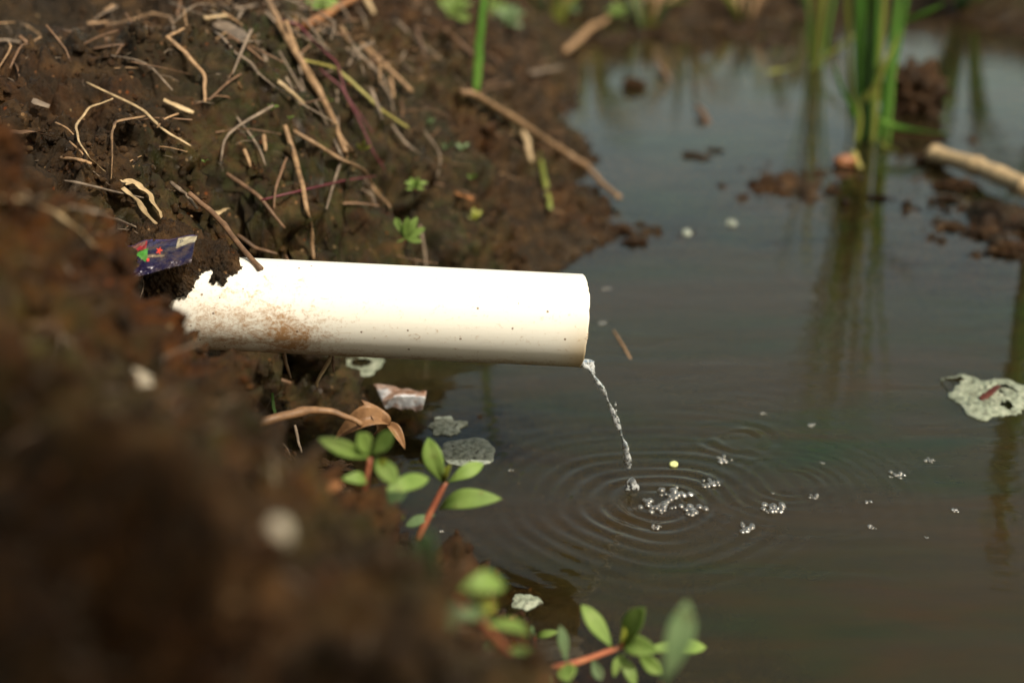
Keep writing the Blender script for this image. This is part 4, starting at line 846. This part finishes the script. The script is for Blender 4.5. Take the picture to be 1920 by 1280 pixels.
plant("leafy_sprig", "red stemmed sprig creeping over the water along the bottom edge", "sprig",
  [([(985,1295),(990,1252),(1060,1247),(1150,1217),(1172,1208)], [.70,.70,.72,.74,.74], 13, 'stem_red')],
  [((1148,1213),(1090,1133),.74,.74,42,G), ((1165,1205),(1207,1140),.74,.72,50,G), ((1170,1208),(1228,1218),.74,.72,46,G), ((1185,1222),(1328,1210),.74,.76,36,G), ((1062,1243),(1050,1172),.72,.72,26,DU), ((1062,1243),(1066,1276),.72,.70,40,G), ((1160,1225),(1192,1284),.74,.73,28,G), ((1160,1208),(1172,1178),.74,.73,18,YE), ((1172,1225),(1150,1265),.74,.73,20,G), ((1000,1252),(965,1215),.70,.69,26,DU), ((1015,1252),(1035,1292),.70,.69,30,DU), ((1195,1222),(1240,1262),.74,.73,34,G), ((1110,1235),(1128,1275),.73,.72,24,DU)], "leafy green sprigs")
plant("leafy_sprig", "single broad blurred leaf rising from the bottom edge right of the sprigs", "leaf",
  [([(1225,1420),(1232,1340),(1240,1285)], [.56,.56,.56], 12, 'stem_red')], [((1240,1290),(1290,1128),.56,.55,64,DU)])
plant("leafy_sprig", "blurred leaf pair at the bottom edge left of the red stemmed sprig", "leaf",
  [([(975,1300),(955,1268),(940,1250)], [.6,.6,.6], 10, 'stem_red')], [((945,1255),(885,1268),.6,.58,46,G), ((945,1252),(985,1270),.6,.6,30,DU)])
plant("seedling", "tiny two leaved seedling on the soil lump at the bottom", "seedling",
  [([(1004,1212),(1003,1200),(1004,1190)], [.79,.79,.79], 4, 'stem_red')], [((1004,1192),(1042,1184),.79,.78,16,G), ((1004,1192),(996,1172),.79,.79,9,DU)])
plant("leafy_sprig", "blurred sprig with a dark red bract on the near mound", "sprig",
  [([(590,930),(520,905),(450,872)], [.60,.60,.59], 13, 'leaf_dead')], [((585,945),(480,905),.6,.58,60,'leaf_dead'), ((600,955),(515,938),.58,.57,30,DU), ((560,905),(515,905),.575,.57,26,'leaf_red'), ((440,868),(462,850),.58,.58,24,G), ((450,880),(470,905),.58,.58,22,G), ((600,925),(640,905),.6,.6,22,'straw_orange')])
plant("seedling", "single small green leaf on the near mound left of the pipe", "seedling",
  [([(232,650),(228,640),(226,632)], [.70,.70,.70], 5, 'stem_red')], [((234,632),(206,622),.70,.69,26,G)])
def rosette(px, py, spx, n, mt, lab, dd=None):
    t = dd or hit(px, py); lv = []; 
    for k_ in range(n):
        a = math.pi * (.08 + .84 * (k_ + .5) / n) + random.uniform(-.15, .15) if n > 2 else (.9 if k_ else 2.3)
        lv.append(((px, py), (px + spx * math.cos(a) * random.uniform(.8, 1.1), py - spx * math.sin(a) * random.uniform(.75, 1.1)), t - .004, t - .004 - random.uniform(0, .012), spx * .42, mt))
    if n > 3: lv += [((px, py), (px + spx * .7, py + spx * .12), t - .005, t - .015, spx * .38, mt), ((px, py), (px - spx * .65, py + spx * .1), t - .005, t - .012, spx * .36, mt)]
    plant("seedling", lab, "seedling", [([(px, py + spx * .35), (px, py)], [t, t - .004], spx * .1, 'stem_red')], lv, "green seedlings on the mud bank")
rosette(760, 448, 44, 5, G, "bright green seedling right behind the middle of the pipe")
rosette(778, 352, 24, 4, G, "smaller green seedling above the bright one behind the pipe")
rosette(888, 412, 24, 3, YE, "yellowish seedling right of the bright one behind the pipe")
rosette(802, 236, 18, 3, DU, "dull little seedling at the end of the yellow green stem")
rosette(840, 282, 18, 2, DU, "left of two tiny sprouts halfway up the bank")
rosette(868, 282, 20, 2, DU, "right of two tiny sprouts halfway up the bank")
rosette(886, 338, 14, 3, G, "tiny sprout between the two sprouts and the yellowish seedling")
rosette(682, 282, 16, 3, YE, "tiny sprout beside the lower end of the thick cane")
rosette(614, 196, 16, 3, G, "tiny sprout right against the middle of the thick cane")
rosette(512, 206, 14, 3, G, "tiny sprout left of the thick cane")
rosette(545, 225, 10, 2, G, "tiny sprout just under the left sprout by the thick cane")
rosette(384, 306, 10, 2, G, "tiny sprout in the dark mud left of the dark slanting stem")
rosette(470, 262, 9, 2, DU, "tiny sprout left of the stub on the bank")
rosette(602, 14, 34, 5, G, "green seedling cut by the top edge beside the orange brown stalk")
rosette(850, 30, 46, 5, G, "leafy weed at the top edge left of the tall green blade")
rosette(952, 44, 40, 5, DU, "dull leafy weed at the top edge right of the tall green blade")
rosette(928, 22, 30, 4, G, "small weed against the tall green blade at the top edge")
rosette(1158, 28, 26, 4, G, "small green weed at the far shore tip of the pinkish straw")
rosette(1066, 18, 26, 4, DU, "dull weed on the far shore near the top edge")
t = hit(893, 172); stalk("grass_shoot", [(893,174),(897,110),(904,30),(915,-60),(930,-150)], 17, 'blade_green', "single tall green blade rising from the bank to the top edge", "grass shoot", d=[t, t - .01, t - .03, t - .05, t - .08], flat=.3, lift=0)
stalk("grass_shoot", [(1032,392),(1022,340),(1010,276)], 11, 'blade_yellow', "short pale green blade leaning near the long stalk", "grass shoot", flat=.4)

# rice clumps standing in the pool
def clump_of(name, root, blades, lab, cat, group=None):
    """blades: (px,py,depth offset) control points at depth of the root; heights come from the pixels"""
    r_ = empty(name, root, lab, cat, group)
    for pts, wd_, mt, fl_ in blades:
        P_ = smooth_path([Vector(p) for p in pts], 26)
        v, f = sweep(P_, lambda t, w=wd_: w * .5 * (.75 + .25 * min(1, t * 4)) * (1 - t ** 3) + .0004, fl_, 10, up=(random.uniform(-.3, .3), -1, .1), twist=random.uniform(-.6, .6), crease=.4)
        mesh_obj('blade', v, f, M[mt], r_)
    return r_
def YP(px, py, y):
    r_ = ray(px, py); return CAM + r_ * (y / r_.y)
rx = Z(1632, 262); Yc = rx.y; bl = []
for px_b, px_m, px_t, h, wd_, mt, fl_, dy in [(1612,1606,1600,.44,.015,'blade_green',.35,0),(1624,1628,1630,.50,.016,'blade_green',.3,.01),(1634,1646,1655,.52,.019,'blade_green',.3,-.01),(1640,1652,1640,.46,.016,'blade_green',.3,.02),(1648,1700,1745,.47,.015,'blade_green',.22,0),(1655,1722,1790,.42,.013,'blade_green',.2,.01),
    (1606,1572,1530,.42,.010,'blade_yellow',.22,-.01),(1618,1610,1590,.48,.016,'blade_green',.35,.02),(1630,1660,1680,.45,.014,'blade_yellow',.3,-.02),(1642,1676,1700,.40,.012,'blade_dark',.3,.02),(1626,1636,1640,.36,.014,'blade_dark',.4,0),(1600,1596,1575,.46,.009,'blade_yellow',.3,.02),(1660,1690,1700,.5,.011,'blade_green',.3,-.02),(1632,1622,1600,.42,.012,'blade_green',.3,.03),(1646,1640,1660,.45,.010,'blade_yellow',.3,.03)]:
    X0 = (px_b - 960) / FPX * Yc / .94 * 1.0; b_ = YP(px_b, 262, Yc + dy); k_ = b_.y / Yc
    x_of = lambda p, zz: (p - 960) / FPX * (Yc * math.cos(PITCH) + (CAMH - zz) * math.sin(PITCH))
    wd_ *= .5; bl.append(([(x_of(px_b, 0), Yc + dy, -.012), (x_of((px_b + px_m) / 2, h * .3), Yc + dy, h * .3), (x_of(px_m, h * .6), Yc + dy - .01, h * .6), (x_of(px_t, h), Yc + dy - .03, h)], wd_, mt, fl_))
def zp(px, py, yy): return tuple(YP(px, py, yy))
bl += [([zp(1618,190,Yc - .02), zp(1640,165,Yc - .025), zp(1662,115,Yc - .03), zp(1690,60,Yc - .02)], .011, 'blade_yellow', .35),
       ([zp(1612,262,Yc - .02), zp(1602,215,Yc - .03), zp(1580,170,Yc - .03), zp(1562,120,Yc - .03)], .007, 'blade_green', .25),
       ([zp(1650,225,Yc - .03), zp(1680,238,Yc - .05), zp(1720,245,Yc - .06), zp(1782,252,Yc - .07)], .007, 'blade_green', .3),
       ([zp(1652,262,Yc - .03), zp(1662,275,Yc - .05), zp(1688,285,Yc - .07)], .005, 'blade_yellow', .4),
       ([zp(1604,268,Yc - .03), zp(1612,230,Yc - .03), zp(1608,180,Yc - .03)], .008, 'blade_yellow', .5),
       ([zp(1700,40,Yc), zp(1740,22,Yc - .02), zp(1775,5,Yc - .03)], .006, 'blade_green', .3)]
clump_of("rice_clump", Vector((rx.x, Yc, 0)), bl, "bright green clump of rice blades standing in the pool at upper right", "rice plant", "rice clumps in the pool")
def generic_clump(px, py, lab, n, h, spread, mts, wd_=.010, dz=0.0, group="rice clumps in the pool", name="rice_clump"):
    c = Z(px, py) if py > 5 else Vector(px); bl_ = []
    for k_ in range(n):
        a = random.uniform(0, 6.28); s_ = random.random() * .5; hh_ = h * random.uniform(.6, 1.05); dx, dy = math.cos(a) * spread, math.sin(a) * spread * .7
        bl_.append(([(c.x + dx * .15, c.y + dy * .15, c.z - .01), (c.x + dx * .35, c.y + dy * .35, c.z + hh_ * .4), (c.x + dx * .7, c.y + dy * .7, c.z + hh_ * .8), (c.x + dx * (1.1 + s_), c.y + dy * (1.1 + s_), c.z + hh_ * (1 - .15 * s_))], wd_ * random.uniform(.7, 1.2), random.choice(mts), random.uniform(.2, .45)))
    return clump_of(name, c, bl_, lab, "rice plant", group)
generic_clump(1530, 128, "thin rice clump behind and left of the bright green one", 6, .40, .06, ['blade_green', 'blade_yellow'], .0075)
generic_clump(1928, 438, "lone rice shoot standing in the mud at the right edge", 9, .46, .030, ['blade_green', 'blade_dark'], .011)
stalk("grass_shoot", [(1513,136),(1545,110),(1602,68)], 12, 'blade_yellow', "fallen pale green blade leaning in the water left of the bright clump", "grass shoot", d=[2.36,2.34,2.31], flat=.3, lift=0)
stalk("grass_shoot", [(1440,136),(1480,128),(1500,116)], 9, 'blade_yellow', "pale blade lying flat on the far water", "grass shoot", flat=.3)
for k_, (X_, Y_, lab) in enumerate([(1.02, 2.55, "dark rice clump at the top right corner"), (1.13, 2.3, "dark rice clump by the right edge, nearest of the dark ones"), (.93, 2.95, "dark rice clump on the far shore at top right"), (1.2, 2.75, "dark rice clump behind the top right corner")]):
    generic_clump(Vector((X_, Y_, max(0, down(X_, Y_)))), 0, lab, 14, .34, .12, ['blade_dark', 'blade_dark', 'blade_green'], .013, group="dark rice clumps at the far right shore")
for k_, (X_, Y_, lab, h_) in enumerate([(.16, 3.0, "grass tuft on the far bank above the water's top left end", .20), (.36, 2.95, "brownish grass tuft on the far bank in the middle", .16), (.55, 3.1, "grass tuft on the far bank left of the rice clumps", .2), (-.05, 3.0, "grass tuft on the far end of the left bank", .22), (.72, 3.4, "grass tuft on the far bank behind the rice clumps", .2), (.26, 2.78, "low tuft at the waterline of the far bank, left part", .1), (.46, 2.84, "low tuft at the waterline of the far bank, right part", .1), (.62, 2.98, "tuft between the far bank tufts and the rice clumps", .16), (.08, 2.88, "low tuft where the far bank meets the left bank", .12)]):
    generic_clump(Vector((X_, Y_, down(X_, Y_))), 0, lab, 16, h_, .10, ['blade_dark', 'blade_yellow', 'straw_tan'], .009, group="grass tufts along the far bank", name="grass_tuft")

# ---------------------------------------------------------------- added, unseen shrub casting the viewer's shadow onto the near mound
def shrub(loc, cc, rad_, nl, lab):
    r_ = empty("added_shade_shrub", loc, lab, "added shrub"); base = Vector(loc); parts = []
    for k_ in range(9):
        e = Vector(cc) + Vector((random.gauss(0, .5) * rad_[0], random.gauss(0, .5) * rad_[1], random.gauss(0, .4) * rad_[2]))
        parts.append(sweep(smooth_path([base, Vector((base.x * .75 + e.x * .25, base.y + .02 + random.gauss(0, .015), base.z * .4 + e.z * .6)), Vector((base.x * .3 + e.x * .7, base.y * .45 + e.y * .55 - .04, e.z + .01)), e], 14), taper(.007, 1, .3), 1, 7))
    v, f = join(parts); mesh_obj('stem', v, f, M['bark'], r_); parts = []
    for k_ in range(nl):
        a = Vector((random.gauss(0, 1), random.gauss(0, 1), random.gauss(0, 1))).normalized() * random.random() ** .4
        p = Vector(cc) + Vector((a.x * rad_[0], a.y * rad_[1], a.z * rad_[2])); dr = Vector((random.gauss(0, 1), random.gauss(0, 1), random.gauss(-.3, .5))).normalized()
        parts.append(leaf_mesh(p, p + dr * random.uniform(.04, .07), .03, (random.gauss(0, .4), random.gauss(0, .4), 1), thick=.0004))
    v, f = join(parts); mesh_obj('foliage', v, f, M['leaf_dull'], r_)
s_ = .62; tgt = Vector((-.21, .275, .25)); cc = tgt + SUN * s_
shrub((.34, -.26, -.01), cc, (.16, .13, .12), 300, "unseen leafy shrub added behind the viewer to shade the near mound")
